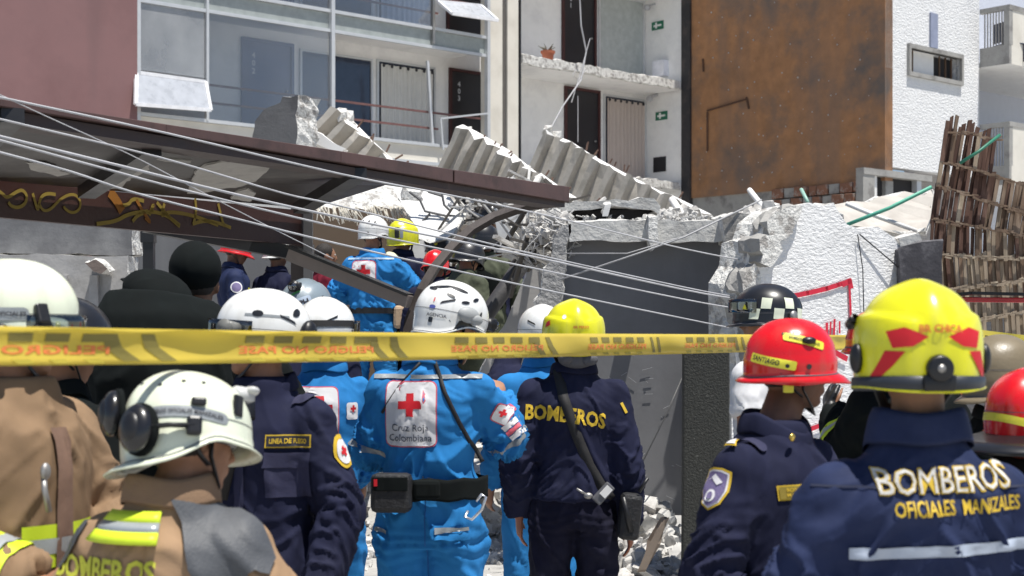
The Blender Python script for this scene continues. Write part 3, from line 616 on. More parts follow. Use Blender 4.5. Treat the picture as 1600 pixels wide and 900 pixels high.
for i, (pts_, r_) in enumerate((([(1236, 463), (1262, 458), (1292, 451), (1310, 445), (1326, 440)], .017), ([(1327, 440), (1329, 480), (1330, 540)], .010), ([(1318, 444), (1328, 439), (1330, 448)], .02), ([(1292, 506), (1292, 524)], .012), ([(1298, 504), (1297, 528)], .008), ([(1304, 500), (1303, 526)], .01), ([(1312, 503), (1312, 520)], .008), ([(1300, 548), (1322, 560)], .02), ([(1262, 672), (1290, 662), (1312, 658), (1330, 648)], .016), ([(1322, 650), (1324, 700)], .010))):
    mb = spray(FE, pts_, r_, .012+.001*i); mb.build('red_spray_line', red_paint, stw)
mb = MB().tube([FE.hit(1340, 366, .02), FE.hit(1348, 420, .03), FE.hit(1350, 500, .02)], .004, 5).tube([FE.hit(1343, 366, .02), FE.hit(1404, 418, .05)], .005, 5)
mb.build('hanging_thin_wire', doorm, label='thin dark wires hanging down the white stucco wall', cat='wire')
# dark stone pillar
o = MB().hexa([P(1066, 960, 9.5), P(1141, 960, 9.5), P(1141, 960, 9.5)+Vector((.03, .35, 0)), P(1066, 960, 9.5)+Vector((.03, .35, 0)), P(1068, 540, 9.5), P(1140, 540, 9.5), P(1140, 540, 9.5)+Vector((.03, .35, 0)), P(1068, 540, 9.5)+Vector((.03, .35, 0))]).build('stone_pillar', mat('dark_pebbledash', (.035, .036, .032), .85, var=.5, vs=60, bump=1, bs=70, col2=(.10, .10, .09), c2s=45, c2lo=.6, c2hi=.7), bevel=.01, label='dark speckled stone pillar in front of the white stucco wall', cat='pillar')
o = shard('slate_panel', [(1404, 386), (1474, 376), (1476, 560), (1408, 560)], 10.9, .1, mat('slate', (.05, .047, .055), .6, var=.3, vs=4, bump=.8, bs=14, col2=(.13, .125, .135), c2s=4, c2lo=.5, c2hi=.6), seed=24, label='dark slate grey panel between the stucco wall and the wooden lath wall', cat='panel')
cblock([(1404, 372), (1436, 364), (1444, 384), (1408, 388)], 11.0, .2, conc_l, 25, nm='slate_cap', par=o); bpy.data.objects['slate_cap'].location = (0, 0, 0)
shard('fallen_ceiling_panel', [(1298, 322), (1330, 314), (1400, 306), (1458, 296), (1452, 345), (1424, 364), (1372, 358), (1320, 352)], 13, .1, mat('dusty_board', (.47, .44, .40), .9, var=.15, vs=4, streak=((.34, .31, .28), 5, .8)), rough_pl, ty=-1.2, step=.12, amp=.04, seed=26, label='dusty grey ceiling panel lying behind the top of the stucco wall', cat='panel')
def pole(name, pts, r, m, label, cat):
    MB().tube([P(*p) for p in pts], r, 8).build(name, m, None, True, label=label, cat=cat)
pole('green_pole', [(1321, 352, 12), (1390, 325, 12), (1456, 292, 11.9)], .015, mat('sea_green_plastic', (.10, .42, .30), .5), 'sea green plastic strip lying across the rubble left of the lath wall', 'plastic strip')
pole('dark_green_pole', [(1500, 255, 11.2), (1530, 236, 11.2), (1562, 211, 11.3)], .012, mat('dark_green_plastic', (.02, .16, .10), .5), 'dark green rod sticking out above the wooden lath wall', 'rod')
pole('white_stick', [(1322, 318, 12.2), (1370, 338, 12.1), (1432, 361, 11.9)], .018, plaster, 'thin white stick crossing under the green strip', 'stick')
pole('white_pipe', [(1171, 297, 12), (1200, 334, 11.6)], .022, plaster, 'short white pipe standing in the rubble before the rusty wall', 'pipe')
pole('thin_green_rod', [(1252, 296, 12), (1262, 316, 11.8)], .015, mat('pale_green', (.3, .5, .42), .5), 'short pale green rod poking out of the rubble', 'rod')
pole('white_batten', [(1050, 312, 15), (1068, 340, 14.5)], .035, plaster, 'white batten fallen below the right end of the stair flights', 'batten')
# ------------------------------------------------------------------ wooden lath wall
lw = empty('wooden_lath_wall', P(1525, 640, 11.5), label='leaning wall of weathered brown wooden laths tied in rows', cat='lath wall'); l0 = Vector(lw.location)
ms = [mat('lath_%s' % n, c, .85, var=.35, vs=9, bump=.6, bs=30, aniso=(1, 1, .12), col2=c2, c2s=14, c2lo=.5, c2hi=.62) for n, c, c2 in (('red_brown', (.095, .048, .033), (.19, .11, .08)), ('brown', (.17, .112, .074), (.30, .22, .16)), ('grey_brown', (.32, .25, .18), (.46, .38, .28)))]
rn = random.Random(12)
def fan(i, y):   # column of lath edge i at row y; leans and fans out upwards
    t = (y-185)/415.0; return (1480-30*min(1, t*2.2)+18*max(0, t-.45)/.55)+i*6.6*(1-.05*t)
ties = [(180, .15), (204, .15), (252, .26), (290, .30), (343, .16), (398, .04), (455, -.12), (508, -.14), (625, 0)]
tops = lambda i: 184+max(0, i-1)*2.4+(16 if i > 12 else 0)+rn.uniform(-12, 12)
ty = lambda r_, i: ties[r_][0]+ties[r_][1]*i*6.6
for ri in range(len(ties)-1):
    for i in range(0, 27):
        y0, y1 = ty(ri, i)+rn.uniform(-7, 3), ty(ri+1, i)+rn.uniform(0, 7); tp = tops(i)
        if (ri < 2 and i > 12) or y1 < tp+6: continue
        if ri < 3: y0 = max(y0, tp)
        if rn.random() < .03: continue
        w_ = rn.uniform(.84, 1.06) if rn.random() < .85 else .7; k_ = rn.uniform(-1.6, 1.6); Y = 11.5+rn.uniform(-.03, .03)
        a, b, c, d = [P(x, y, Y)-l0 for x, y in ((fan(i, y0)+k_, y0), (fan(i+w_, y0)+k_, y0+rn.uniform(-3, 3)), (fan(i+w_, y1), y1), (fan(i, y1), y1))]
        th = Vector((0, rn.uniform(.012, .025), 0)); mi = 0 if ri < 5 and i < 14 else (2 if ri > 5 or rn.random() < .35 else 1)
        if rn.random() < .25: mi = rn.choice((0, 1, 2))
        MB().hexa([d, c, c+th, d+th, a, b, b+th, a+th]).build('lath', ms[mi], lw)
for ri in range(1, len(ties)-1):
    mb = MB()
    for i in range(0, 28):
        if ri < 2 and i > 12: continue
        for q in range(2):
            x = fan(i, ty(ri, i))+rn.uniform(0, 6); y = ty(ri, i)+rn.uniform(-2, 3); sl_ = ties[ri][1]; l_ = rn.uniform(5, 14); mb.bar(P(x, y, 11.44)-l0, P(x+l_, y+sl_*l_+rn.uniform(-2, 2), 11.44)-l0, rn.uniform(.006, .015))
    o = mb.build('tie_row', ms[2] if ri > 4 else ms[1], lw); o['kind'] = 'stuff'
shard('wall_behind_laths', [(1440, 560), (1470, 400), (1700, 400), (1700, 700), (1440, 700)], 13.4, .2, conc_d, seed=28, label='dark wall behind the lower wooden laths', cat='wall')
# red open frame
fr_ = MB(); rp = mat('red_gloss_paint', (.45, .012, .02), .25, coat=.6, bump=0)
rf = empty('red_metal_frame', P(1490, 600, 9), label='red metal frame with a black rail behind the yellow helmet on the right', cat='metal frame'); l0 = Vector(rf.location)
MB().bar(P(1494, 462, 9)-l0, P(1496, 640, 9)-l0, .055, .05, up=(1, 0, 0)).build('upright', rp, rf, bevel=.006)
MB().bar(P(1488, 468, 9)-l0, P(1700, 470, 8.6)-l0, .05, .03).build('top_bar', rp, rf, bevel=.006)
MB().bar(P(1488, 461, 9)-l0, P(1520, 458, 8.9)-l0, .05, .018).bar(P(1520, 458, 8.9)-l0, P(1700, 462, 8.6)-l0, .05, .018).build('black_rail', blackm, rf)
# ------------------------------------------------------------------ left background walls
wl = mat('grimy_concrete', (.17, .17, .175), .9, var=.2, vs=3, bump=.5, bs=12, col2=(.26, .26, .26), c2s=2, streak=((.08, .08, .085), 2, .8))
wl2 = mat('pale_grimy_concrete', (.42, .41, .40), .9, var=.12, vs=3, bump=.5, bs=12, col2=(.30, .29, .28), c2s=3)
g = empty('grey_concrete_wall', P(100, 620, 11), label='grimy grey concrete wall with a paler lower band behind the left firefighter', cat='wall'); g0 = Matrix.Translation(-g.location)
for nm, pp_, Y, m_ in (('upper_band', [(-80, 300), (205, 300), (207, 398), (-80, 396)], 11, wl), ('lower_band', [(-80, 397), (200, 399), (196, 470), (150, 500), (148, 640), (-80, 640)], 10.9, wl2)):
    o = shard(nm, pp_, Y, .3, m_, rough_pl, seed=40, step=.1, amp=.012); o.parent = g; o.data.transform(g0)
for i, x in enumerate((38, 92, 140)):
    o = shard('raised_rib', [(x, 430), (x+12, 430), (x+12, 640), (x, 640)], 10.85, .1, wl2, seed=50+i, amp=.004); o.parent = g; o.data.transform(g0)
shard('fallen_lump', [(132, 410), (146, 406), (160, 412), (168, 420), (158, 428), (146, 424), (140, 418)], 10.7, .2, mat('brown_lump', (.2, .16, .14), .95, bump=.8, bs=20), rough_pl, seed=41, step=.03, amp=.02, label='brown lump of debris on the wall behind the left firefighter', cat='debris')
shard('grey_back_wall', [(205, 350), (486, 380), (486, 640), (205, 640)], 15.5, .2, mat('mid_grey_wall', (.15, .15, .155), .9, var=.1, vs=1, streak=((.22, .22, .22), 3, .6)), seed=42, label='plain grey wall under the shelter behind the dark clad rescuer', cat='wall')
MB().box(P(233, 400, 10.5), (.07, .07, .5)).box(P(232, 368, 10.5), (.09, .09, .1)).build('black_bracket', blackm, label='black bracket hanging under the shelter board', cat='bracket')
o = empty('green_corrugated_sheet', P(120, 760, 7.6), label='pale green corrugated sheet between the left firefighter and the dark clad rescuer', cat='corrugated sheet')
mb = MB(); n = 60; vs = []
for i in range(n+1):
    t = i/n; x = 95+75*t
    for y in (560, 830): vs.append(P(x, y, 7.6+.02*math.sin(t*60))-o.location)
mb.add(vs, [(2*i, 2*i+2, 2*i+3, 2*i+1) for i in range(n)]).build('sheet', mat('pale_green_sheet', (.25, .36, .31), .4), o, True)
MB().box(P(152, 705, 7.4), (.14, .12, .17), Euler((0, .1, .3))).build('white_box', plaster, bevel=.008, label='small white box beside the pale green corrugated sheet', cat='box')

# ------------------------------------------------------------------ bus shelter with its tilted roof
sh = empty('collapsed_shelter', P(470, 700, 10), label='brown metal street shelter roof with peeling underside, graffiti board and wires across it', cat='shelter'); s0 = Matrix.Translation(-sh.location)
def SBd(mb, name, m, parent=sh, **k): o = mb.build(name, m, parent, **k); o.data.transform(s0); return o
A0, A1 = Vector((-2.23, 5.6, 0)), Vector((.367, 9.8, 0))
def beam(px, py):   # point on the vertical plane through the front beam
    d = A1-A0; n_ = Vector((-d.y, d.x, 0)); r = Vector(((px-CX)/FP, 1, (HY-py)/FP)); t = A0.dot(n_)/r.dot(n_); return Vector((0, 0, CZ))+r*t
bk = Vector((-.075, .05, 0))
fa = [(-90, 139), (0, 154), (260, 194), (533, 236), (708, 265), (890, 292)]; fl = [(-90, 152), (0, 166), (260, 208), (533, 254), (708, 285), (890, 316)]
for i in range(5):
    a, b, c, d = beam(*fa[i]), beam(*fa[i+1]), beam(*fl[i+1]), beam(*fl[i]); dn = Vector((-.03, .02, -.012))
    if i == 4: a, d = a+(b-a)*.012, d+(c-d)*.012
    SBd(MB().hexa([d, c, c+bk, d+bk, a, b, b+bk, a+bk]), 'fascia', roofm, bevel=.004)
a, b = beam(-90, 152), beam(890, 316); dn = Vector((0, 0, -.05))
SBd(MB().hexa([a+bk*.4+dn, b+bk*.4+dn*.6, b+bk*2.2+dn*.6, a+bk*2.2+dn, a+bk*.4, b+bk*.4, b+bk*2.2, a+bk*2.2]), 'gutter', mat('dark_gutter', (.055, .035, .032), .5, .2))
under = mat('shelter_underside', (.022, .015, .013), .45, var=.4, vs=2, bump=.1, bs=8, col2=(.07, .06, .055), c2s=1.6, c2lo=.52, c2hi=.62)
B0, B1 = P(-70, 276, 7.35), P(486, 326, 10.25)
r0, r1, r2 = beam(-90, 153)+bk, beam(640, 276)+bk, beam(560, 262)+bk
th = Vector((0, 0, .05))
up = [r0, r1, P(600, 290, 9.9), B1, B0]
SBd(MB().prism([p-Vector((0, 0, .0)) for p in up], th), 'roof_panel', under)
def roofpt(px, py, dz=0):   # on the roof underside
    n_ = (r1-r0).cross(B0-r0); r = Vector(((px-CX)/FP, 1, (HY-py)/FP)); t = (r0-Vector((0, 0, CZ))).dot(n_)/r.dot(n_); q = Vector((0, 0, CZ))+r*t; q.z -= dz; return q
palem = mat('pale_lining', (.42, .40, .37), .8, var=.2, vs=5, bump=.5, bs=10, col2=(.35, .33, .31), c2s=5)  # pale grey for the patches and strip under the roof
for i, pp_ in enumerate(([(304, 268), (320, 256), (352, 249), (380, 248), (430, 254), (418, 262), (400, 280), (368, 290), (330, 296), (292, 299), (300, 286)], [(214, 250), (236, 242), (232, 262), (205, 275), (190, 290), (165, 292), (178, 275)], [(372, 296), (386, 292), (400, 300), (390, 312), (360, 308)], [(40, 250), (70, 252), (110, 268), (90, 272), (50, 262)])):
    pts_ = [roofpt(x, y, .012) for x, y in pp_]
    o = plate('lining_patch', pts_, (0, 0, .008), palem, palem, step=.05, amp=.006, seed=60+i); o.parent = sh; o.data.transform(s0)
for pp_ in (((237, 222), (135, 292)), ((560, 262), (470, 318)), ((20, 168), (-60, 250))):
    a, b = roofpt(*pp_[0], .03), roofpt(*pp_[1], .03); SBd(MB().bar(a, b, .09, .06), 'rafter', blackm)
o = SBd(MB().tube([roofpt(228, 228, .04), roofpt(260, 232, .05), roofpt(296, 238, .04)], .012, 6), 'torn_strip', palem)
# graffiti board at the rear
bd = mat('maroon_board', (.045, .016, .012), .5, var=.15, vs=2)
C0, C1 = P(-70, 333, 7.4), P(482, 384, 10.3); D0, D1 = P(-70, 274, 7.4), P(482, 330, 10.3)
tk = Vector((-.04, .03, 0)); gbd = SBd(MB().hexa([C0, C1, C1+tk, C0+tk, D0, D1, D1+tk, D0+tk]), 'graffiti_board', bd)
def bdp(px, py):
    n_ = (C1-C0).cross(D0-C0); r = Vector(((px-CX)/FP, 1, (HY-py)/FP)); t = (C0-Vector((0, 0, CZ))).dot(n_)/r.dot(n_); return Vector((0, 0, CZ))+r*t-tk.normalized()*.006
gy, gor = mat('ochre_graffiti', (.24, .17, .025), .7, bump=0), mat('orange_graffiti', (.26, .10, .008), .7, bump=0)
def graf(pts, w, m):
    for i in range(2):   # Chaikin smoothing
        q = [pts[0]]
        for a, b in zip(pts, pts[1:]): q += [(a[0]*.75+b[0]*.25, a[1]*.75+b[1]*.25), (a[0]*.25+b[0]*.75, a[1]*.25+b[1]*.75)]
        pts = q+[pts[-1]]
    q = [bdp(*p) for p in pts]; N_ = (C1-C0).cross(D0-C0).normalized(); vs = []
    for i, p in enumerate(q):
        t = (q[min(i+1, len(q)-1)]-q[max(i-1, 0)]).normalized(); x = t.cross(N_)*w; vs += [p-x, p+x]
    me = bpy.data.meshes.new('g'); me.from_pydata([tuple(v-Vector(sh.location)) for v in vs], [], [(2*i, 2*i+1, 2*i+3, 2*i+2) for i in range(len(q)-1)]); link_mesh('graffiti_stroke', me, m, gbd)
graf([(-6, 296), (2, 302), (10, 310), (24, 300), (34, 296), (42, 306), (38, 320), (26, 325), (16, 322), (12, 316)], .009, gy)
graf([(50, 302), (54, 316), (58, 330), (60, 318), (64, 306), (74, 302), (86, 304)], .009, gy)
graf([(60, 318), (66, 330), (78, 328), (92, 312), (106, 304), (118, 304), (126, 316), (122, 330), (110, 333), (100, 326), (99, 322)], .008, gy)
graf([(170, 300), (176, 306), (184, 318), (190, 330)], .03, gor)
for g_ in ([(186, 322), (200, 320), (206, 310), (224, 314)], [(212, 312), (222, 330), (236, 350), (226, 340)], [(206, 346), (216, 334), (240, 330), (262, 338), (280, 352)], [(244, 316), (252, 326), (264, 340), (280, 354)], [(232, 336), (240, 316), (236, 330)], [(300, 350), (320, 344), (346, 350), (360, 356)], [(304, 310), (306, 330), (302, 348)], [(340, 318), (346, 344), (350, 354)], [(150, 350), (180, 346), (200, 334), (230, 330)], [(256, 318), (250, 340), (260, 330), (300, 336), (340, 352)]): graf(g_, .011, gor if rn.random() < .6 else gy)
# post, braces
SBd(MB().box(P(464, 560, 10.3)+Vector((0, .07, -.0)), (.085, .12, 2.45)), 'post', mat('post_brown_grey', (.085, .07, .065), .5, .3))
SBd(MB().box(P(481, 540, 10.2)+Vector((0, .02, .07)), (.06, .03, 2.35)), 'post_flange', mat('pale_flange', (.30, .29, .29), .45, .4))
SBd(MB().bar(P(225, 352, 9.7), P(470, 398, 10.05), .1, .085), 'fallen_rail', blackm)
SBd(MB().bar(P(452, 398, 9.6), P(640, 472, 9.3), .06, .075), 'bent_rail', mat('taupe_rail', (.22, .185, .17), .5, .2))
SBd(MB().bar(P(452, 385, 9.6), P(640, 461, 9.3), .1, .018), 'rail_lip', blackm)
SBd(MB().tube([P(*p) for p in ((870, 312, 9.9), (820, 322, 9.85), (770, 340, 9.8), (735, 360, 9.7), (705, 388, 9.6), (680, 418, 9.5), (658, 455, 9.4), (640, 500, 9.35), (634, 540, 9.3))], [(.045, .035)]*9, 4), 'curved_brace', mat('brace_dark', (.055, .045, .042), .45, .3))
# ------------------------------------------------------------------ cables
def dep(px, Ya=5.2, Yb=10.4): t = (px+60)/1220.0; return 1/((1-t)/Ya+t/Yb)
CB_ = [([(-60, 139), (0, 152), (260, 208), (533, 272), (703, 305), (860, 338), (1066, 388), (1200, 414)], .009, 'topmost white cable, resting along the shelter beam'),
       ([(-60, 170), (0, 186), (250, 246), (443, 302), (533, 322), (800, 389), (1066, 448), (1150, 464)], .008, 'second white cable from the top at the left edge'),
       ([(-60, 198), (0, 213), (200, 262), (353, 300), (533, 340), (800, 394), (1066, 452), (1150, 467)], .011, 'thick white cable, upper of the close pair at the left edge'),
       ([(-60, 204), (0, 219), (180, 268), (293, 298), (533, 356), (800, 412), (1066, 467), (1150, 482)], .009, 'white cable just under the thick one at the left edge'),
       ([(-60, 222), (0, 238), (110, 268), (213, 302), (370, 342), (533, 382), (800, 442), (1066, 497), (1150, 514)], .009, 'lowest white cable, crossing the graffiti board'),
       ([(-60, 120), (60, 176), (200, 240), (300, 292), (400, 344), (480, 384), (520, 404)], .004, 'thin grey wire slanting steeply across the shelter underside')]
for pts_, r_, lb in CB_:
    q = [P(x, y, dep(x)) for x, y in pts_]; f = []
    for i in range(len(q)-1):
        for k_ in range(4):
            t = k_/4; p0, p1, p2, p3 = q[max(i-1, 0)], q[i], q[i+1], q[min(i+2, len(q)-1)]
            f.append(.5*((2*p1)+(p2-p0)*t+(2*p0-5*p1+4*p2-p3)*t*t+(3*p1-p0-3*p2+p3)*t**3))
    MB().tube(f+[q[-1]], r_*.5, 7).build('cable', cable_m, None, True, label=lb, cat='cable', group='white cables slanting across the scene')
pole('thin_tie_wire', [(872, 438, 10.4), (1000, 395, 10.5), (1070, 370, 10.55), (1190, 312, 10.7)], .006, mat('grey_wire', (.35, .35, .36), .5), 'thin grey wire rising to the right across the dark wall', 'wire')
pole('slack_wire', [(1060, 372, 10.4), (980, 396, 10.4), (876, 396, 10.4)], .004, mat('grey_wire', (.35, .35, .36), .5), 'thin grey wire near the top left of the dark wall', 'wire')
pole('slack_wire', [(1066, 590, 10.7), (1040, 650, 10.6), (1000, 730, 10.6), (985, 780, 10.6)], .005, mat('dark_wire', (.08, .08, .08), .5), 'thin dark wire hanging down the lit lower part of the dark wall', 'wire')
# ------------------------------------------------------------------ barrier tape
ty_ = mat('tape_yellow', (.84, .68, .13), .35, var=.05, vs=3, bump=.15, bs=6)
_n = ty_.node_tree.nodes; _l = ty_.node_tree.links; _t = _n.new('ShaderNodeBsdfTranslucent'); _t.inputs[0].default_value = (.92, .78, .12, 1); _m = _n.new('ShaderNodeMixShader'); _m.inputs[0].default_value = .45
_l.new(_n['Principled BSDF'].outputs[0], _m.inputs[1]); _l.new(_t.outputs[0], _m.inputs[2]); _l.new(_m.outputs[0], _n['Material Output'].inputs[0])
tb, tr = mat('tape_grey_print', (.22, .18, .04), .5, bump=0), mat('tape_red_print', (.80, .22, .06), .5, bump=0)
TP = [(-70, 541, 65), (0, 540.5, 62), (200, 541.5, 60), (400, 542, 57), (640, 541.5, 47), (800, 540, 42), (1066, 537.5, 31), (1160, 536.5, 28), (1340, 535, 23)]
def tape_at(px):
    for a, b in zip(TP, TP[1:]):
        if a[0] <= px <= b[0]: break
    t = (px-a[0])/(b[0]-a[0]); yc = a[1]+(b[1]-a[1])*t; Y = .075*FP/(62-(px)*(34/1160.0)); return P(px, yc, Y)
q = [tape_at(-70+i*1410/140) for i in range(141)]; acc = [0]
for a, b in zip(q, q[1:]): acc.append(acc[-1]+(b-a).length)
def tpos(s_, v, off=0):   # s along, v across (-.5..5)
    i = min(range(len(acc)-1), key=lambda k: 0 if acc[k] <= s_ <= acc[k+1] else 1); t = (s_-acc[i])/(acc[i+1]-acc[i]); p = q[i].lerp(q[i+1], t)
    d = (q[i+1]-q[i]).normalized(); n_ = Vector((d.y, -d.x, 0)).normalized()
    curl = .006*math.sin(s_*2.3)*v+.010*(v*v*4-.3)*math.sin(s_*1.1+1)+.0025*math.sin(s_*17+v*3)
    return p+Vector((0, 0, v*.075))+n_*(curl+off)
NS = 260; LT = acc[-1]; vs = []; nv = 7
for i in range(NS+1):
    for j in range(nv): vs.append(tpos(LT*i/NS*.9999, j/(nv-1)-.5))
tape = MB().add(vs, [(i*nv+j, i*nv+j+1, (i+1)*nv+j+1, (i+1)*nv+j) for i in range(NS) for j in range(nv-1)]).build('barrier_tape', ty_, None, True, label='yellow barrier tape with dark blocks and mirrored red lettering across the foreground', cat='barrier tape')
tape.modifiers.new('thick', 'SOLIDIFY').thickness = .0006
def tprint(shape, m, s0_, nm, mirror=False):
    vs, fs_ = shape; out = [tpos(max(.001, min(LT*.999, s0_+(-x if mirror else x))), y/.075, .0022) for x, y in vs]
    me = bpy.data.meshes.new('tp'); me.from_pydata([tuple(v) for v in out], [], fs_); link_mesh(nm, me, m, tape)
s_ = -.02; i = 0
txts = ['PELIGRO', 'PELIGRO NO PASE', 'PELIGRO NO PASE', 'PELIGRO NO PASE']
base = [(.17, 'PELIGRO'), (.72, 'PELIGRO NO PASE'), (1.62, 'PELIGRO NO PASE'), (2.60, 'PELIGRO NO PASE'), (3.6, 'PELIGRO NO PASE')]
def s_of(px): return acc[min(140, max(0, int((px+70)/1410*140)))]
for (pa, pb, tx, nb, ca) in ((8, 172, 'PELIGRO', 3, (175, 238)), (380, 585, 'PELIGRO NO PASE', 5, (590, 622)), (712, 848, 'PELIGRO NO PASE', 5, (846, 862)), (924, 1016, 'PELIGRO NO PASE', 5, (1018, 1030)), (1074, 1150, 'PELIGRO NO PASE', 5, (1150, 1160))):
    sa, sb = s_of(pa), s_of(pb); L = sb-sa
    me = text_shape(tx, .024, .02, 1, .03); wd = max(v[0] for v in me[0])-min(v[0] for v in me[0]); me = ([(v[0]*L/wd, v[1]-.008) for v in me[0]], me[1])
    tprint(me, tr, sa+L/2, 'red_lettering', True)
    for k_ in range(nb):
        w_ = L/nb; tprint(rect(w_*.66, .017, 0, .017), tb, sa+w_*(k_+.5), 'dark_block')
        tprint(poly_shape([(-w_*.3, -.026), (w_*.2, -.026), (w_*.34, -.034), (-w_*.12, -.034)]), mat('tape_olive', (.42, .34, .04), .5, bump=0), sa+w_*(k_+.5), 'olive_hatch')
    for k_, px in enumerate(ca):
        w_ = (s_of(ca[1])-s_of(ca[0]))
        if k_ < 2: tprint(poly_shape([(-w_*.25, .026), (w_*.12, .026), (w_*.3, -.002), (w_*.75, -.03), (w_*.3, -.03), (-w_*.12, -.002)]), tb, s_of(px), 'chevron')
tp2 = MB(); n = 24; vs = []
for i in range(n+1):
    t = i/n; p = P(1500+220*t, 518+28*t, 8.4-.5*t); c_ = Vector((0, .01*math.sin(t*9), .024)); vs += [p-c_, p+c_]
t2 = tp2.add(vs, [(2*i, 2*i+2, 2*i+3, 2*i+1) for i in range(n)]).build('barrier_tape', ty_, None, True, label='short folded stretch of yellow barrier tape at the right edge', cat='barrier tape')
mb = MB()
for i in range(10): a = P(1530+i*9, 522.5+i*1.15, 8.31-.02*i); mb.add([a, a+Vector((.02, 0, -.003)), a+Vector((.02, 0, -.012)), a+Vector((0, 0, -.009))], [(0, 1, 2, 3)])
mb.build('dark_print', tb, t2)['kind'] = 'stuff'
# ------------------------------------------------------------------ rubble
def scatter(name, n, place, rmin, rmax, m, seed, **k):
    rnd = random.Random(seed); base_ = []
    for i in range(8):
        c = chunk_mesh(100+i); base_.append((np.array([v.co for v in c.vertices]), [tuple(p.vertices) for p in c.polygons]))
    V = []; Fs = []; nn = 0
    for i in range(n):
        p = place(rnd); r_ = rmin*(rmax/rmin)**(rnd.random()**1.8); v, f = base_[rnd.randrange(8)]
        M = np.array(Euler([rnd.uniform(0, 6.3) for _ in range(3)]).to_matrix()); w = (v*np.array([1, rnd.uniform(.5, 1), rnd.uniform(.35, .8)])*r_)@M.T+np.array(p)
        V.append(w); Fs += [tuple(a+nn for a in q_) for q_ in f]; nn += len(w)
    me = bpy.data.meshes.new(name); me.from_pydata(np.concatenate(V).tolist(), [], Fs); return link_mesh(name, me, m, None, kind='stuff', **k)
def gz(x, y): return float(mound(np.array([x]), np.array([y]))[0])
def pl_mound(r):
    y = r.uniform(12.2, 17); x = r.uniform(-3.3, .3); return (x, y, gz(x, y)+r.uniform(-.02, .06))
def pl_front(r):
    y = r.triangular(9.5, 13.5, 11.9); x = r.uniform(-3.2, 1.9); return (x, y, .02+gz(x, y))
def pl_wall(r):
    px = r.triangular(930, 1075, 1020); Y = r.uniform(9.7, 10.9); h = .42*max(0, (Y-9.7)/1.1)*r.random()**.5; return ((px-CX)/FP*Y, Y, h+.1*r.random())
rub_l = mat('light_rubble', (.58, .565, .54), .95, var=.25, vs=3, bump=.6, bs=25, col2=(.34, .32, .30), c2s=5)
rub_m = mat('mixed_rubble', (.42, .40, .375), .95, var=.35, vs=2, bump=.6, bs=25, col2=(.20, .18, .16), c2s=3)
scatter('rubble_fragments', 2600, pl_mound, .02, .17, rub_m, 1)
scatter('rubble_fragments', 1500, pl_front, .008, .09, rub_l, 2)
scatter('rubble_fragments', 900, pl_wall, .02, .15, rub_l, 3)
scatter('rubble_fragments', 260, lambda r: tuple(P(r.triangular(820, 1300, 1000), 350-r.random()*12, r.uniform(11.1, 12.5))), .012, .055, rub_l, 4)
scatter('rubble_fragments', 420, lambda r: tuple(P(r.triangular(815, 905, 870), r.uniform(335, 395), r.uniform(11.2, 12.4))), .015, .1, rub_l, 5)
scatter('rubble_fragments', 300, lambda r: (lambda x: tuple(P(x, 330+abs(x-1215)*.25+r.uniform(-6, 8), r.uniform(10.7, 11.6))))(r.uniform(1150, 1300)), .02, .11, rub_l, 6)
scatter('rubble_fragments', 600, lambda r: tuple(P(r.uniform(665, 860), r.uniform(290, 420)+20, r.uniform(16.6, 17.1))), .02, .16, rub_l, 7)
scatter('rubble_fragments', 500, lambda r: tuple(P(r.uniform(900, 1090), r.uniform(330, 350), r.uniform(13, 17))), .03, .13, rub_l, 8)
rn = random.Random(33); bd_ = MB(); bd2 = MB()
for i in range(110):
    px, py = rn.uniform(690, 905), rn.uniform(296, 420)
    if px < 780 and py > 372: continue
    p = P(px, py, rn.uniform(14.2, 16.5) if px < 800 else rn.uniform(11.3, 12.6)); d = Vector((rn.uniform(-1, 1), rn.uniform(-.4, .4), rn.uniform(-.7, .7))).normalized(); l_ = rn.uniform(.08, .35)
    (bd_ if rn.random() < .6 else bd2).bar(p-d*l_, p+d*l_, rn.uniform(.015, .06), rn.uniform(.01, .03))
bd_.build('splintered_debris', rub_l, kind='stuff'); bd2.build('splintered_debris', mat('dark_debris', (.10, .09, .08), .9), kind='stuff')
for i_, (a_, b_) in enumerate((((708, 292), (776, 322)), ((716, 330), (764, 300)), ((700, 318), (790, 352)), ((730, 290), (735, 330)))):
    pole('white_conduit', [(a_[0], a_[1], 14.9), (b_[0], b_[1], 14.7)], .012, cable_m, ('white conduit slanting down to the right under the beam end', 'short white conduit rising to the right in the dark opening', 'longest white conduit, reaching the curved brace', 'upright white conduit below the beam')[i_], 'conduit')
tang = MB(); rn = random.Random(9)
for i in range(46):
    p = P(rn.uniform(820, 905), rn.uniform(335, 400), rn.uniform(10.9, 11.6)); pts_ = [p]
    for k_ in range(4): pts_.append(pts_[-1]+Vector((rn.uniform(-.07, .07), rn.uniform(-.03, .03), rn.uniform(-.08, .05))))
    tang.tube(pts_, .006, 4)
for i in range(30):
    p = P(rn.uniform(720, 800), rn.uniform(290, 335), rn.uniform(15, 15.6)); pts_ = [p, p+Vector((rn.uniform(-.4, .4), 0, rn.uniform(-.2, .2)))]; tang.tube(pts_, .01, 4)
tang.build('tangled_wire', mat('tangle_grey', (.42, .41, .40), .7), kind='stuff')
cg = [chunk_mesh(200+i, .8) for i in range(10)]; rn = random.Random(21)
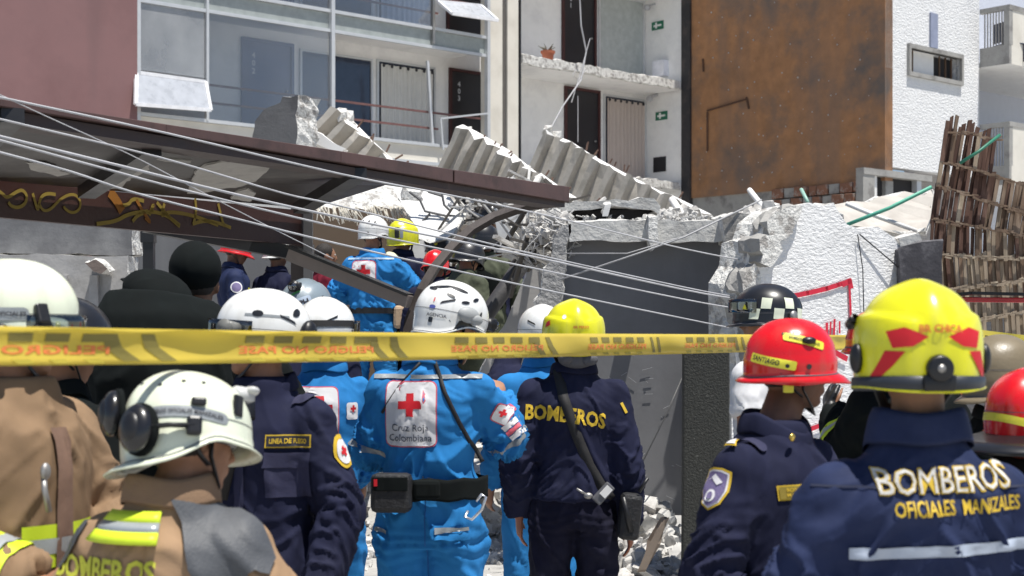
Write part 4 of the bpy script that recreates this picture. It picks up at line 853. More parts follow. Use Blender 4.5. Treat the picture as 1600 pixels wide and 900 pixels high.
for i in range(46):
    if i < 22: p = pl_mound(rn); s_ = rn.uniform(.12, .3)
    elif i < 34: p = pl_wall(rn); s_ = rn.uniform(.1, .22)
    else: p = pl_front(rn); s_ = rn.uniform(.06, .16)
    me = cg[i % 10]
    if not me.materials: me.materials.append(rub_l if i % 3 else conc)
    o = bpy.data.objects.new('rubble_chunk', me); S.collection.objects.link(o); o.location = (p[0], p[1], p[2]+s_*.2); o.scale = (s_, s_*rn.uniform(.7, 1.2), s_*rn.uniform(.4, .8)); o.rotation_euler = (rn.uniform(-.4, .4), rn.uniform(-.4, .4), rn.uniform(0, 6))
    tag(o, 'grey angular chunk of broken concrete lying in the rubble heap', 'rubble', 'broken concrete chunks in the rubble')
# flat slab pieces glimpsed between the two standing rescuers
for i, (pp_, Y, lb) in enumerate((([(728, 700), (800, 696), (802, 712), (730, 716)], 13.6, 'upper of the thin slabs seen between the rescuers'), ([(728, 744), (802, 740), (804, 756), (728, 762)], 12.6, 'middle of the thin slabs seen between the rescuers'), ([(540, 640), (596, 650), (590, 690), (545, 684)], 12.4, 'pale slab fragment left of the standing rescuer with the cross'))):
    shard('slab_fragment', pp_, Y, .5, rub_l, rough_pl, seed=70+i, step=.07, amp=.015, dv=(.02, .6, .1), label=lb, cat='slab', group='slab fragments in the rubble')
shard('fallen_timber', [(1038, 812), (1046, 808), (1010, 890), (1000, 890)], 9.6, .05, mat('grey_timber', (.25, .2, .16), .9), seed=75, label='thin grey timber lying on the rubble by the dark pillar', cat='timber')
# ------------------------------------------------------------------ people
skin = mat('skin_brown', (.34, .17, .10), .6, var=.22, vs=14, bump=.15, bs=220, bdist=.002)
skin_d = mat('skin_dark_brown', (.17, .082, .048), .6, var=.22, vs=14, bump=.15, bs=220, bdist=.002)
hair_m = mat('short_black_hair', (.02, .015, .012), .7, var=.4, vs=60, bump=1, bs=250, bdist=.004)
def cloth(name, col, g=.25, rough=.85, weave=520):
    return mat(name, col, rough, var=g, vs=5, bump=.35, bs=weave, bdist=.0015, spec=.12, crease=.65, col2=tuple(min(1, c*1.25+.012) for c in col), c2s=3.5, c2lo=.5, c2hi=.75)
navy = cloth('navy_cloth', (.017, .019, .044), .18)
navy_l = cloth('faded_navy_cloth', (.022, .031, .078), .2, .7)
blue = cloth('rescue_blue_cloth', (.026, .19, .47), .14, .9)
tanc = cloth('tan_turnout_cloth', (.33, .215, .13), .15, .9, 300)
tan2 = cloth('brown_turnout_cloth', (.25, .165, .10), .15, .9, 300)
olive = cloth('olive_cloth', (.085, .095, .065), .3)
blackc = mat('black_cloth', (.007, .009, .009), .95, var=.3, bump=.2, bs=300, bdist=.002, spec=.15, crease=.7)
darktr = cloth('dark_navy_trousers', (.013, .013, .028), .3)
maroon = cloth('maroon_cloth', (.16, .015, .03), .2)
whitec = cloth('white_cloth', (.7, .7, .72), .05)
padm = mat('grey_shoulder_pad', (.075, .08, .09), .6, bump=.5, bs=150, bdist=.003)
hv_y = mat('hi_vis_yellow', (.62, .78, .03), .5, var=.08, bump=.1, bs=200); hv_s = mat('reflective_silver', (.42, .45, .46), .35, .3, bump=.1, bs=150)
h_white = mat('helmet_white', (.80, .80, .78), .28, var=.03, bump=.12, bs=70, bdist=.002, coat=.3, col2=(.62, .61, .58), c2s=5, c2lo=.62, c2hi=.78, streak=((.50, .48, .42), 22, .35))
h_cream = mat('helmet_phosphor_white', (.74, .78, .62), .3, var=.03, bump=.12, bs=70, bdist=.002, coat=.3, col2=(.6, .62, .5), c2s=5, c2lo=.62, c2hi=.8, streak=((.48, .47, .36), 22, .35))
h_red = mat('helmet_red', (.72, .008, .012), .25, var=.05, bump=.12, bs=70, bdist=.002, coat=.4, col2=(.5, .02, .02), c2s=6, c2lo=.65, c2hi=.8, streak=((.45, .08, .06), 22, .4))
h_yel = mat('helmet_yellow', (.80, .77, .015), .28, var=.04, bump=.12, bs=70, bdist=.002, coat=.3, col2=(.6, .6, .05), c2s=6, c2lo=.65, c2hi=.8, streak=((.50, .46, .10), 22, .4))
h_grey = mat('helmet_grey', (.22, .27, .31), .35, coat=.4, bump=0)
h_black = mat('helmet_black', (.015, .015, .017), .35, coat=.3, bump=0)
lab_y = mat('label_yellow', (.80, .74, .06), .4, bump=0); ink = mat('label_ink', (.02, .02, .03), .6, bump=0)
redp = mat('print_red', (.62, .01, .02), .6, bump=0); whp_ = mat('print_white', (.74, .73, .74), .6, bump=.1, bs=90)
goldp = mat('embroidery_gold', (.66, .44, .03), .7, bump=.4, bs=350, bdist=.002); lemon = mat('embroidery_lemon', (.62, .62, .06), .7, bump=.4, bs=350, bdist=.002)
pinkp = mat('print_pink_edge', (.62, .10, .14), .6, bump=0); slate_p = mat('print_slate', (.09, .10, .13), .6, bump=0); grey_s = mat('reflective_grey_strip', (.30, .32, .33), .4, .2, bump=.1, bs=120)
patch_p = mat('patch_purple', (.16, .13, .26), .7, bump=.3, bs=200)
HC = Vector((0, 0, 1.625)); PIV = Vector((0, -.01, 1.53))
RINGS = [(.83, .165, .118, 0), (.92, .172, .122, 0), (1.0, .160, .114, 0), (1.08, .156, .108, 0), (1.18, .168, .116, 0), (1.28, .184, .124, -.005), (1.36, .186, .120, -.01), (1.41, .158, .10, -.012), (1.45, .110, .082, -.01), (1.485, .082, .07, -.008), (1.52, .062, .062, -.008)]
def arm_pts(side, elbow, wrist):
    sh_ = Vector((side*.178, -.005, 1.385)); el = Vector(elbow); wr = Vector(wrist)
    return [Vector((side*.11, -.005, 1.395)), sh_, sh_.lerp(el, .33), sh_.lerp(el, .66), el, el.lerp(wr, .33), el.lerp(wr, .66), wr]
def limb(mb, pts, rr, n=14):
    mb.tube(pts, rr, n)
    mb.ell(pts[4] if len(pts) == 8 else pts[len(pts)//2], (rr[len(pts)//2],)*3, 12, 8)
def hand(mb, wr, d, pn, side, curl=.5, s=1.0, g=0):
    """palm, four fingers of different length and a thumb from the side of the palm"""
    d = Vector(d).normalized(); pn = Vector(pn); pn = (pn-d*pn.dot(d)).normalized(); x = d.cross(pn)*side
    mb.tube([wr-d*.02, wr+d*.02, wr+d*.05, wr+d*.085], [(.028+g, .02+g), (.034+g, .018+g), (.042+g, .017+g), (.040+g, .014+g)], 12, up=pn)
    for i, (off, L, r_) in enumerate(((-.031, .068, .0088), (-.0105, .078, .0092), (.0105, .073, .0088), (.030, .058, .0078))):
        p = wr+d*.078+x*off; dd = d.copy(); pts = [p-d*.012, p]; a = curl*(.7+.12*i)
        for k in (.45, .3, .25):
            dd = (dd*math.cos(a)+pn*math.sin(a)).normalized(); pn2 = (pn-dd*pn.dot(dd)); p = p+dd*L*k; pts.append(p); 
            ax = dd.cross(pn); a = curl*.9
            d2 = dd
            pn_l = (pn*math.cos(0)).normalized(); dd = d2
        mb.tube(pts, [r_+g]*2+[r_*.96+g, r_*.9+g, r_*.75+g], 8)
    p = wr+d*.022-x*.03; t1 = (d*.55-x*.75+pn*.35).normalized(); t2 = (d*.85-x*.25+pn*.4).normalized()
    mb.tube([p-t1*.008, p+t1*.03, p+t1*.035+t2*.027, p+t1*.035+t2*.05], [.013+g, .0115+g, .010+g, .008+g], 8)
def fold(me, amp, seed, arms, scale=1.0, legs=False):
    c, n = co_no(me); p = c*1.0
    w = np.stack([vn(p*4, seed), vn(p*4+9, seed+1), vn(p*4+31, seed+2)], 1)*.09
    q = p+w; sx = np.where(p[:, 0] > 0, 1, -1)
    # torso: drape folds running down and outwards
    a = np.stack([q[:, 0]*8*scale+sx*q[:, 2]*3.5*scale, q[:, 1]*5, q[:, 2]*3.6*scale+sx*.3], 1)
    rd_ = lambda n_: (1-np.minimum(np.abs(n_)*2.3, 1))**1.4-.28
    t1 = rd_(fbm(a, 2, seed+3))
    b = np.stack([q[:, 0]*10*scale, q[:, 1]*10, q[:, 2]*26*scale+sx*q[:, 0]*22], 1)
    waist = np.exp(-((p[:, 2]-1.03)/.10)**2)
    t2 = rd_(fbm(b*.7, 2, seed+5))*(.35+.9*waist)
    d = (t1+.7*t2)*amp
    if legs:
        d = rd_(fbm(np.stack([q[:, 0]*7, q[:, 1]*7, q[:, 2]*7+q[:, 0]*9], 1), 2, seed+6))*amp
        kn = np.exp(-((p[:, 2]-.5)/.09)**2)+np.exp(-((p[:, 2]-.82)/.07)**2)+np.exp(-((p[:, 2]-.13)/.07)**2)
        d += amp*kn*(np.abs(np.sin(p[:, 2]*75+3*vn(q*9, seed))))*.5
    for ap in arms:
        P_ = [np.array(x) for x in ap[1:]]; best = np.full(len(c), 9.0); al = np.zeros(len(c)); L0 = 0; ang = np.zeros(len(c))
        for s0_, s1_ in zip(P_, P_[1:]):
            v = s1_-s0_; L = np.linalg.norm(v); t = np.clip(((c-s0_)@v)/L**2, 0, 1); r_ = c-(s0_+t[:, None]*v); dd = np.linalg.norm(r_, axis=1); m_ = dd < best
            best = np.where(m_, dd, best); al = np.where(m_, L0+t*L, al); ang = np.where(m_, np.arctan2(r_[:, 1], r_[:, 0]), ang); L0 += L
        Lel = sum(np.linalg.norm(b_-a_) for a_, b_ in zip(P_[:3], P_[1:4]))
        W_ = np.clip((al-.06)/.08, 0, 1)*np.clip((.12-best)/.03, 0, 1)
        nz = np.stack([al*26+np.sin(ang)*1.6, np.cos(ang)*1.3+seed, np.sin(ang)*1.3+al*5], 1)
        nn = rd_(fbm(nz*.8, 2, seed+8))
        da = nn*amp*(.75+1.0*np.exp(-((al-Lel)/.09)**2)+.5*np.clip((al-L0+.12)/.12, 0, 1)); d = d*(1-W_)+da*W_
    neck = np.clip((1.50-p[:, 2])/.05, .15, 1) if not legs else 1
    c = c+n*(d*neck)[:, None]; set_co(me, c)
class Person: pass
def person(label, top, Y, rz=0, base=None, fixed=None, head=(0, 0, 0), L=None, Rr=None, jacket=None, trousers=None, g=.018, hem=.86, vox=.012, skinm=None, amp=.010, seed=1, hands=(.5, .5), handn=None, glove=None, lean=0, cat='person', group=None, top_h=1.785, wide=1.0, belt=None, collar=True, collar_h=0, hair=True, boxy=0, trous_g=.02, face=True, eyes=False, sleeves=True, neck=0, hx=0, droop=.012):
    """one figure: Empty at the feet > body, jacket, trousers...; rz 0 looks away from the camera, positive turns left"""
    zt = P(top[0], top[1], Y).z; p0 = P(top[0], HY, Y)-Vector((hx*math.cos(rz), hx*math.sin(rz), 0)); top_h += neck
    if fixed: s = fixed; zb = zt-top_h*s; kl = 1
    else: s = min(1.06, max(zt/top_h, .955)); zb = zt-top_h*s; kl = (.88*s+zb)/(.88*s)   # shorter figures stand with bent knees
    A = Person(); A.s = s; root = empty('person', (p0.x, p0.y, zb), rz, label=label, cat=cat, group=group); root.scale = (s, s, s); A.root = root
    yaw, pit, rol = head; Rh = Euler((R(pit), R(rol), R(yaw)), 'YXZ').to_matrix(); A.Rh = Rh
    off_ = Vector((hx, 0, neck))
    def H(p): return off_+PIV+Rh@(HC+Vector(p)-PIV)
    A.H = H
    Lp = arm_pts(-1, *(L or ((-.25, -.03, 1.12), (-.25, .07, .87)))); Rp = arm_pts(1, *(Rr or ((.25, -.03, 1.12), (.25, .07, .87)))); A.Lp, A.Rp = Lp, Rp
    mb = MB()
    mb.tube([(0, yo, z_) for z_, rx, ry, yo in RINGS], [(rx, ry) for z_, rx, ry, yo in RINGS], 20, up=(0, 1, 0))
    mb.tube([Vector((0, -.005, 1.44)), Vector((0, -.005, 1.50)), H((0, -.012, -.06)), H((0, -.005, -.02))], [.064, .060, .058, .06], 14)
    mb.ell(H((0, -.008, .022)), (.077, .096, .092), 20, 14, Rh); mb.ell(H((0, .022, -.035)), (.062, .070, .072), 18, 12, Rh)
    if face:
        mb.ell(H((0, .058, -.085)), (.030, .028, .022), 10, 8, Rh)
        mb.ell(H((0, .080, .030)), (.048, .014, .010), 10, 6, Rh); mb.tube([H((0, .086, .022)), H((0, .102, -.006)), H((0, .108, -.018)), H((0, .090, -.028))], [.007, .010, .014, .012], 8)
        mb.ell(H((0, .088, -.050)), (.024, .010, .006), 10, 6, Rh); mb.ell(H((0, .086, -.061)), (.021, .010, .006), 10, 6, Rh)
        for sd in (-1, 1): mb.ell(H((sd*.036, .058, -.012)), (.027, .026, .030), 10, 8, Rh)
    for sd in (-1, 1):
        mb.ell(H((sd*.080, -.008, -.008)), (.010, .020, .031), 10, 8, Rh@Euler((0, 0, sd*.35)).to_matrix())
    for sd, ap in ((-1, Lp), (1, Rp)):
        limb(mb, ap, [.05, .055, .052, .046, .042, .043, .036, .027])
        mb.ell(ap[1], (.062, .060, .060), 12, 8)
        d = (ap[-1]-ap[-2]).normalized(); pn = (handn or {}).get(sd) or Vector((-sd*1.0, .1, 0)); hand(mb, ap[-1], d, pn, -sd, hands[0 if sd < 0 else 1])
    for sd in (-1, 1):
        mb.tube([(sd*.085, 0, .95), (sd*.095, 0, .85), (sd*.10, .005, .66), (sd*.105, .01, .5), (sd*.11, 0, .34), (sd*.115, -.01, .1), (sd*.115, 0, .04)], [.085, .092, .075, .056, .056, .038, .04], 14)
        mb.tube([(sd*.115, -.06, .04), (sd*.12, .0, .045), (sd*.125, .09, .035), (sd*.13, .16, .025)], [(.03, .03), (.04, .04), (.045, .03), (.03, .018)], 10, up=(0, 0, 1))
    def fin(me):
        if True:
            c, n = co_no(me); c[:, 2] -= droop*np.clip((np.abs(c[:, 0])-.08)/.11, 0, 1)*np.clip((c[:, 2]-1.15)/.2, 0, 1)*(c[:, 2] < 1.5); c[:, 2] = np.where(c[:, 2] < .88, .88-(.88-c[:, 2])*kl, c[:, 2]); c[:, 1] += lean*np.clip(c[:, 2]-1.0, 0, 9)**1.3*1.5; c[:, 0] *= (wide+(1-wide)*np.clip((c[:, 2]-1.46)/.05, 0, 1)); set_co(me, c)
        return me
    bme = fin(remesh(mb, vox*.8, 3)); A.body = link_mesh('body', bme, skinm or skin, root, True)
    if eyes:
        for sd in (-1, 1): MB().ell(H((sd*.031, .080, .014)), (.012, .011, .009), 10, 8).build('eye', mat('eye_white', (.5, .48, .45), .2, bump=0), A.body, True)
    if hair: MB().ell(H((0, -.016, .030)), (.083, .094, .096), 20, 12, Rh).build('hair', hair_m, A.body, True)
    if jacket:
        mb = MB(); rs = [r_ for r_ in RINGS if r_[0] >= hem-.04]
        rs = [(max(z_, hem), rx, ry, yo) for z_, rx, ry, yo in rs]
        mb.tube([(0, yo, z_) for z_, rx, ry, yo in rs], [(rx+g+boxy*max(0, 1.3-z_), (ry+g*1.25+boxy*max(0, 1.3-z_))) for z_, rx, ry, yo in rs], 24, up=(0, 1, 0))
        for sd, ap in ((-1, Lp), (1, Rp)):
            q = list(ap); q[-1] = ap[-1]-(ap[-1]-ap[-2]).normalized()*.01
            if not sleeves: q = q[:4]
            rr = [.050+g, .058+g, .060+g, .057+g, .056+g, .056+g, .048+g, .040+g*.9][:len(q)]
            mb.tube(q, rr, 16); mb.ell(ap[1], (.062+g,)*3, 14, 10)
            if sleeves: mb.ell(ap[4], (.056+g,)*3, 14, 10)
        jm = remesh(mb, vox, int(.11/vox), 'jacket'); 
        if amp: fold(jm, amp, seed*13, [Lp, Rp])
        A.jacket = link_mesh('jacket', fin(jm), jacket, root, True)
        if collar:
            cm_ = MB(); n = 28; vs = []
            for r_ in range(5):
                t = r_/4
                for i in range(n):
                    a = 2*math.pi*i/n; fr_ = math.cos(a)  # +1 front
                    rr = .074+(.004+collar_h*.08)*t+g*.5; z_ = 1.475-droop*.3+t*(.06+collar_h-.02*max(0, fr_))-.035*max(0, fr_)+.006*math.sin(a*3+seed); vs.append((rr*math.sin(a), -.006+rr*1.0*fr_+.0*t, z_))
            vs2 = [(x*1.12, y*1.12, z_-.004) for x, y, z_ in vs[n*4:]]; vs3 = [(x*1.28, y*1.22-.004, z_-.052-collar_h*.6) for x, y, z_ in vs[n*4:]]
            cm_.add(vs+vs2+vs3, [(r_*n+i, (r_+1)*n+i, (r_+1)*n+(i+1) % n, r_*n+(i+1) % n) for r_ in range(6) for i in range(n)])
            me = fin(cm_.mesh('collar')); A.collar = link_mesh('collar', me, jacket, A.jacket, True); md = A.collar.modifiers.new('t', 'SOLIDIFY'); md.thickness = .004
            sb = A.collar.modifiers.new('s', 'SUBSURF'); sb.levels = sb.render_levels = 1
    if trousers:
        mb = MB(); mb.tube([(0, 0, z_) for z_ in (.80, .86, .93, 1.0)], [(.16+trous_g, .115+trous_g), (.172+trous_g, .125+trous_g), (.168+trous_g, .12+trous_g), (.160+trous_g, .113+trous_g)], 22, up=(0, 1, 0))
        for sd in (-1, 1): mb.tube([(sd*.085, 0, .95), (sd*.10, 0, .80), (sd*.108, .005, .66), (sd*.112, .01, .5), (sd*.118, 0, .34), (sd*.12, -.005, .11)], [.088+trous_g, .092+trous_g, .082+trous_g, .068+trous_g, .066+trous_g, .062+trous_g], 16)
        tm = remesh(mb, vox*1.15, 4, 'trousers'); fold(tm, amp*1.1, seed*17+3, [], legs=True); A.trousers = link_mesh('trousers', fin(tm), trousers, root, True)
        bt = MB()
        for sd in (-1, 1): bt.tube([(sd*.12, -.11, .05), (sd*.12, -.05, .06), (sd*.125, .03, .065), (sd*.13, .12, .045), (sd*.13, .17, .035)], [(.035, .045), (.047, .058), (.05, .06), (.05, .042), (.035, .03)], 12, up=(0, 0, 1)).tube([(sd*.12, -.02, .05), (sd*.12, -.01, .24)], [.062, .07], 12)
        link_mesh('boots', fin(bt.mesh('boots')), blackm, root, True)
    if belt:
        bw = MB(); rx, ry = .176+g, .128+g; n = 32; vs = []
        for z_, e in ((belt-.025, 0), (belt-.025, .006), (belt+.025, .006), (belt+.025, 0)):
            vs += [((rx+e)*math.sin(2*math.pi*i/n), (ry+e)*math.cos(2*math.pi*i/n), z_) for i in range(n)]
        bw.add(vs, [(r_*n+i, r_*n+(i+1) % n, ((r_+1) % 4)*n+(i+1) % n, ((r_+1) % 4)*n+i) for r_ in range(4) for i in range(n)]); A.belt = bw.build('belt', blackm, root)
    if glove:
        mb = MB()
        for sd, ap in ((-1, Lp), (1, Rp)):
            d = (ap[-1]-ap[-2]).normalized(); hand(mb, ap[-1], d, (handn or {}).get(sd) or Vector((-sd*1.0, .1, 0)), -sd, hands[0 if sd < 0 else 1], g=.004); mb.tube([ap[-1]-d*.05, ap[-1]+d*.01], [.042, .036], 12)
        A.gloves = link_mesh('gloves', remesh(mb, vox*.7, 3), glove, root, True)
    A.T = Matrix.Translation(H((0, -.008, .028)))@Rh.to_4x4()
    return A
def bd_of(A): 
    if not hasattr(A, '_b'): A._b = bvh_of(A.jacket)
    return A._b
def jdec(A, name, shape, m, o, r=(1, 0, 0), u=(0, 0, 1), rot=0, parent=None, off=.004, **k): return decal(name, shape, m, parent or A.jacket, bd_of(A), o, r, u, off, rot, **k)
def ring(A, bvh, name, c, axis, hw, m, parent, a0=0, a1=360, off=.004, n=48, ref=(0, 1, 0), rmax=.4, inner=None):
    axis = Vector(axis).normalized(); x = Vector(ref); x = (x-axis*x.dot(axis)).normalized(); y = axis.cross(x); vs = []; good = []
    for j in (-1, 0, 1):
        for i in range(n+1):
            a = R(a0+(a1-a0)*i/n); d = x*math.cos(a)+y*math.sin(a); c_ = Vector(c)+axis*hw*j; h = bvh.ray_cast(c_, d, rmax)
            vs.append((h[0]+d*off) if h[0] else None)
    last = next(v for v in vs if v is not None)
    ok = [v is not None for v in vs]; vs = [v if v is not None else last for v in vs]
    fs = [(j*(n+1)+i, j*(n+1)+i+1, (j+1)*(n+1)+i+1, (j+1)*(n+1)+i) for j in range(2) for i in range(n)]; fs = [f for f in fs if all(ok[i] for i in f)]
    return MB().add(vs, fs).build(name, m, parent, True)
# ---- helmets, built in head space (origin inside the shell, +Y forward, +X right)
def shell_mesh(a, b, h, rim, brim=lambda t: (0, 0), bump=None, pw=2.2, nseg=56, nv=18, lip=True):
    vs = []; rows = 0
    def pt(az, z, off=0):
        zz = max(z, 0)/h; rad = max(0, 1-zz**pw)**(1/pw); rad *= 1-.10*(min(z, 0)/.1)**2*.6
        x, y = math.sin(az), math.cos(az); q = Vector((a*rad*x, b*rad*y, z)); n_ = Vector((x/a*rad, y/b*rad, max(z, 0)/h/h*1.0)); n_ = n_.normalized() if n_.length > 1e-6 else Vector((0, 0, 1))
        return q+n_*(off+(bump(az, z, q) if bump else 0)), n_
    if lip:
        for i in range(nseg):
            az = 2*math.pi*i/nseg; z = rim(az); q, n_ = pt(az, z); o, dz = brim(az); vs.append(q+Vector((math.sin(az), math.cos(az), 0))*o+Vector((0, 0, dz)))
        rows += 1
        for i in range(nseg):
            az = 2*math.pi*i/nseg; z = rim(az); q, n_ = pt(az, z); o, dz = brim(az); vs.append(q+Vector((math.sin(az), math.cos(az), 0))*o*.5+Vector((0, 0, dz*.35)))
        rows += 1
    for r_ in range(nv):
        t = r_/nv
        for i in range(nseg):
            az = 2*math.pi*i/nseg; z0 = rim(az); z = z0+(h-z0)*math.sin(t*math.pi/2); vs.append(pt(az, z)[0])
        rows += 1
    vs.append(pt(0, h)[0]); top_i = len(vs)-1
    fs = [(r_*nseg+i, r_*nseg+(i+1) % nseg, (r_+1)*nseg+(i+1) % nseg, (r_+1)*nseg+i) for r_ in range(rows-1) for i in range(nseg)]+[((rows-1)*nseg+i, (rows-1)*nseg+(i+1) % nseg, top_i) for i in range(nseg)]
    m_ = MB(); m_.add(vs, fs); return m_
def sm(x, a, b): t = min(1, max(0, (x-a)/(b-a))); return t*t*(3-2*t)
def azd(az): d = math.degrees(az) % 360; return d if d <= 180 else 360-d     # 0 front, 180 back
def helmet(A, kind, m, front_lamp=False, strap=True, **k):
    if kind == 'rescue':
        rim = lambda t: -.030-.045*sm(azd(t), 60, 140)+.012*math.exp(-((azd(t)-85)/22)**2); brim = lambda t: (.006+.012*math.exp(-(azd(t)/40)**2), -.004)
        def bp(az, z, q): return .004*math.exp(-(q.x/.02)**2)*(1 if z > .02 else 0)-.004*math.exp(-((abs(q.x)-.045)/.010)**2)*sm(z, .03, .07)+.003*sm(z, -.02, .0)
        mb = shell_mesh(.116, .143, .135, rim, brim, bp)
    elif kind == 'fire':      # jet fire helmet with low neck guard
        rim = lambda t: -.035-.055*sm(azd(t), 50, 150)+.02*math.exp(-((azd(t)-92)/20)**2); brim = lambda t: (.010+.030*sm(azd(t), 110, 170)+.018*math.exp(-(azd(t)/35)**2), -.010-.014*sm(azd(t), 110, 170))
        def bp(az, z, q): return .006*math.exp(-(q.x/.028)**2)*sm(z, .0, .04)+.004*sm(-z, .0, .02)
        mb = shell_mesh(.128, .152, .140, rim, brim, bp)
    elif kind == 'full':      # large yellow helmet with central ridge and side shells
        rim = lambda t: -.075-.012*sm(azd(t), 100, 170)+.05*(1-sm(azd(t), 25, 65)); brim = lambda t: (.010, -.008)
        def bp(az, z, q): return .009*math.exp(-(q.x/.032)**2)*sm(z, .0, .05)+.010*sm(.055+.25*abs(q.x)-z, 0, .012)*sm(abs(q.x), .02, .06)
        mb = shell_mesh(.130, .156, .150, rim, brim, bp, pw=2.35, nseg=84, nv=34)
    elif kind == 'brim':      # forest style red helmet, peak in front, flared brim
        rim = lambda t: -.028-.012*sm(azd(t), 90, 170); brim = lambda t: (.014+.030*math.exp(-(azd(t)/48)**2)+.010*sm(azd(t), 120, 175), -.014-.016*math.exp(-(azd(t)/50)**2)-.012*math.exp(-((azd(t)-95)/30)**2))
        def bp(az, z, q): return .005*math.exp(-(q.x/.022)**2)*sm(z, .02, .05)+.004*sm(.02-z, 0, .006)
        mb = shell_mesh(.114, .134, .126, rim, brim, bp)
    o = mb.build('helmet', m, A.root, True); o.matrix_local = A.T; md = o.modifiers.new('t', 'SOLIDIFY'); md.thickness = .004; md.offset = -1
    A.helmet = o; A.hb = bvh_of(o) if False else BVHTree.FromPolygons([v.co.copy() for v in o.data.vertices], [tuple(p.vertices) for p in o.data.polygons])
    A.rim = rim; q_ = [Vector(o.data.vertices[i+56*2 if kind != 'full' else i+84*2].co) for i in range(84 if kind == 'full' else 56)]
    MB().tube(q_+[q_[0], q_[1]], .0028, 6).build('edge_trim', mat('trim_grey', (.10, .10, .11), .5, bump=0), o, True)
    def seam(z_, hw, m_, a0=0, a1=360, nm='seam', off=.0012):
        n = 48; vs = []
        for j in (-1, 1):
            for i in range(n+1): vs.append(hpt(A, a0+(a1-a0)*i/n, z_+j*hw, off)[0])
        return MB().add(vs, [(i, i+1, n+2+i, n+1+i) for i in range(n)]).build(nm, m_, o, True)
    A.seam = seam
    if kind in ('rescue', 'fire'): seam(.012, .0011, mat('trim_grey', (.10, .10, .11), .5, bump=0))
    if kind == 'rescue':
        for az_ in (-150, 150): hdec(A, 'clip', rect(.016, .02, r=.004, me=.01), h_black, az_, -.03)
        for sx_ in (-1, 1): hdec(A, 'slot', poly_shape([(-.03*sx_, -.004), (.025*sx_, .0), (.03*sx_, .008), (-.02*sx_, .004)], .01), h_black, 180-sx_*52, .045, .3*sx_)
    st = MB()
    liner = MB().tube([(0, 0, -.03), (0, 0, .02), (0, 0, .07)], [(.098, .118), (.104, .126), (.08, .10)], 24, up=(0, 1, 0)).build('liner', h_black, o, True)
    if strap:
        for sd in (-1, 1): st.tube([(sd*.098, .01, -.02), (sd*.092, .012, -.07), (sd*.062, .05, -.125), (0, .074, -.148)], [(.011, .0035)]*4, 8); st.tube([(sd*.098, -.06, -.02), (sd*.092, -.01, -.075), (sd*.088, .01, -.09)], [(.010, .0035)]*3, 8)
        st.build('chin_strap', blackm, o, True)
    return o
def hdec(A, name, shape, m, az, z, rot=0, off=.0022, el=0, parent=None):
    """print on the helmet: az = bearing of the spot (0 front, 90 right), z its height"""
    a = R(az); out = Vector((math.sin(a), math.cos(a), 0)); r_ = Vector((-math.cos(a), math.sin(a), 0)); e = R(el); n_ = out*math.cos(e)+Vector((0, 0, 1))*math.sin(e); u_ = Vector((0, 0, 1))*math.cos(e)-out*math.sin(e)
    return decal(name, shape, m, parent or A.helmet, A.hb, Vector((0, 0, z)) if not el else Vector((0, 0, z)), r_, u_, off, rot)
def hpt(A, az, z, off=0):
    a = R(az); d = Vector((math.sin(a), math.cos(a), 0)); h = A.hb.ray_cast(Vector((0, 0, z)), d, .4); return (h[0] if h[0] else d*.13+Vector((0, 0, z)))+d*off, d
def lamp(A, az=0, z=.03, m=None):
    p, d = hpt(A, az, z, .012); t = d.cross(Vector((0, 0, 1)))
    o = MB().tube([p-d*.012, p+d*.022], [.024, .026], 14).box(p-d*.004, (.05, .03, .035), Euler((0, 0, -R(az)))).build('head_lamp', m or blackm, A.helmet, True)
    MB().ell(p+d*.022, (.020, .020, .020), 12, 8).build('lens', glass('lens_glass', (.9, .9, .9), .2), o, True); return o
def vents(A, spots, w=.03, h_=.009):
    for az, z, rot in spots: hdec(A, 'vent', poly_shape([(w/2*math.cos(2*math.pi*i/14), h_*math.sin(2*math.pi*i/14)) for i in range(14)], .01), h_black, az, z, R(rot))
def cross(s, t): return poly_shape([(-t, -s), (t, -s), (t, -t), (s, -t), (s, t), (t, t), (t, s), (-t, s), (-t, t), (-s, t), (-s, -t), (-t, -t)])
def goggles(A, m, y=.02, z=.05, up=0):
    p = MB(); n = 20; vs = []
    for j in range(5):
        for i in range(n+1):
            a = R(-80+160*i/n); b_ = .06*(j/4-.5); vs.append(((.132)*math.sin(a), .162*math.cos(a)+.004-.3*b_*b_*20*0+.008*math.cos(a), z+b_))
    p.add(vs, [(j*(n+1)+i, j*(n+1)+i+1, (j+1)*(n+1)+i+1, (j+1)*(n+1)+i) for j in range(4) for i in range(n)]); o = p.build('visor', m, A.helmet, True); o.modifiers.new('t', 'SOLIDIFY').thickness = .004; return o
# ------------------------------------------------------------------ the people, one by one
vis = glass('visor_glass', (.72, .78, .82), .14); vis_d = glass('smoked_visor', (.25, .27, .30), .10)
def shield(w, h): return poly_shape([(-w/2, h*.42), (-w*.2, h*.5), (w*.2, h*.5), (w/2, h*.42), (w*.5, -h*.05), (w*.34, -h*.34), (0, -h*.5), (-w*.34, -h*.34), (-w*.5, -h*.05)], .015)
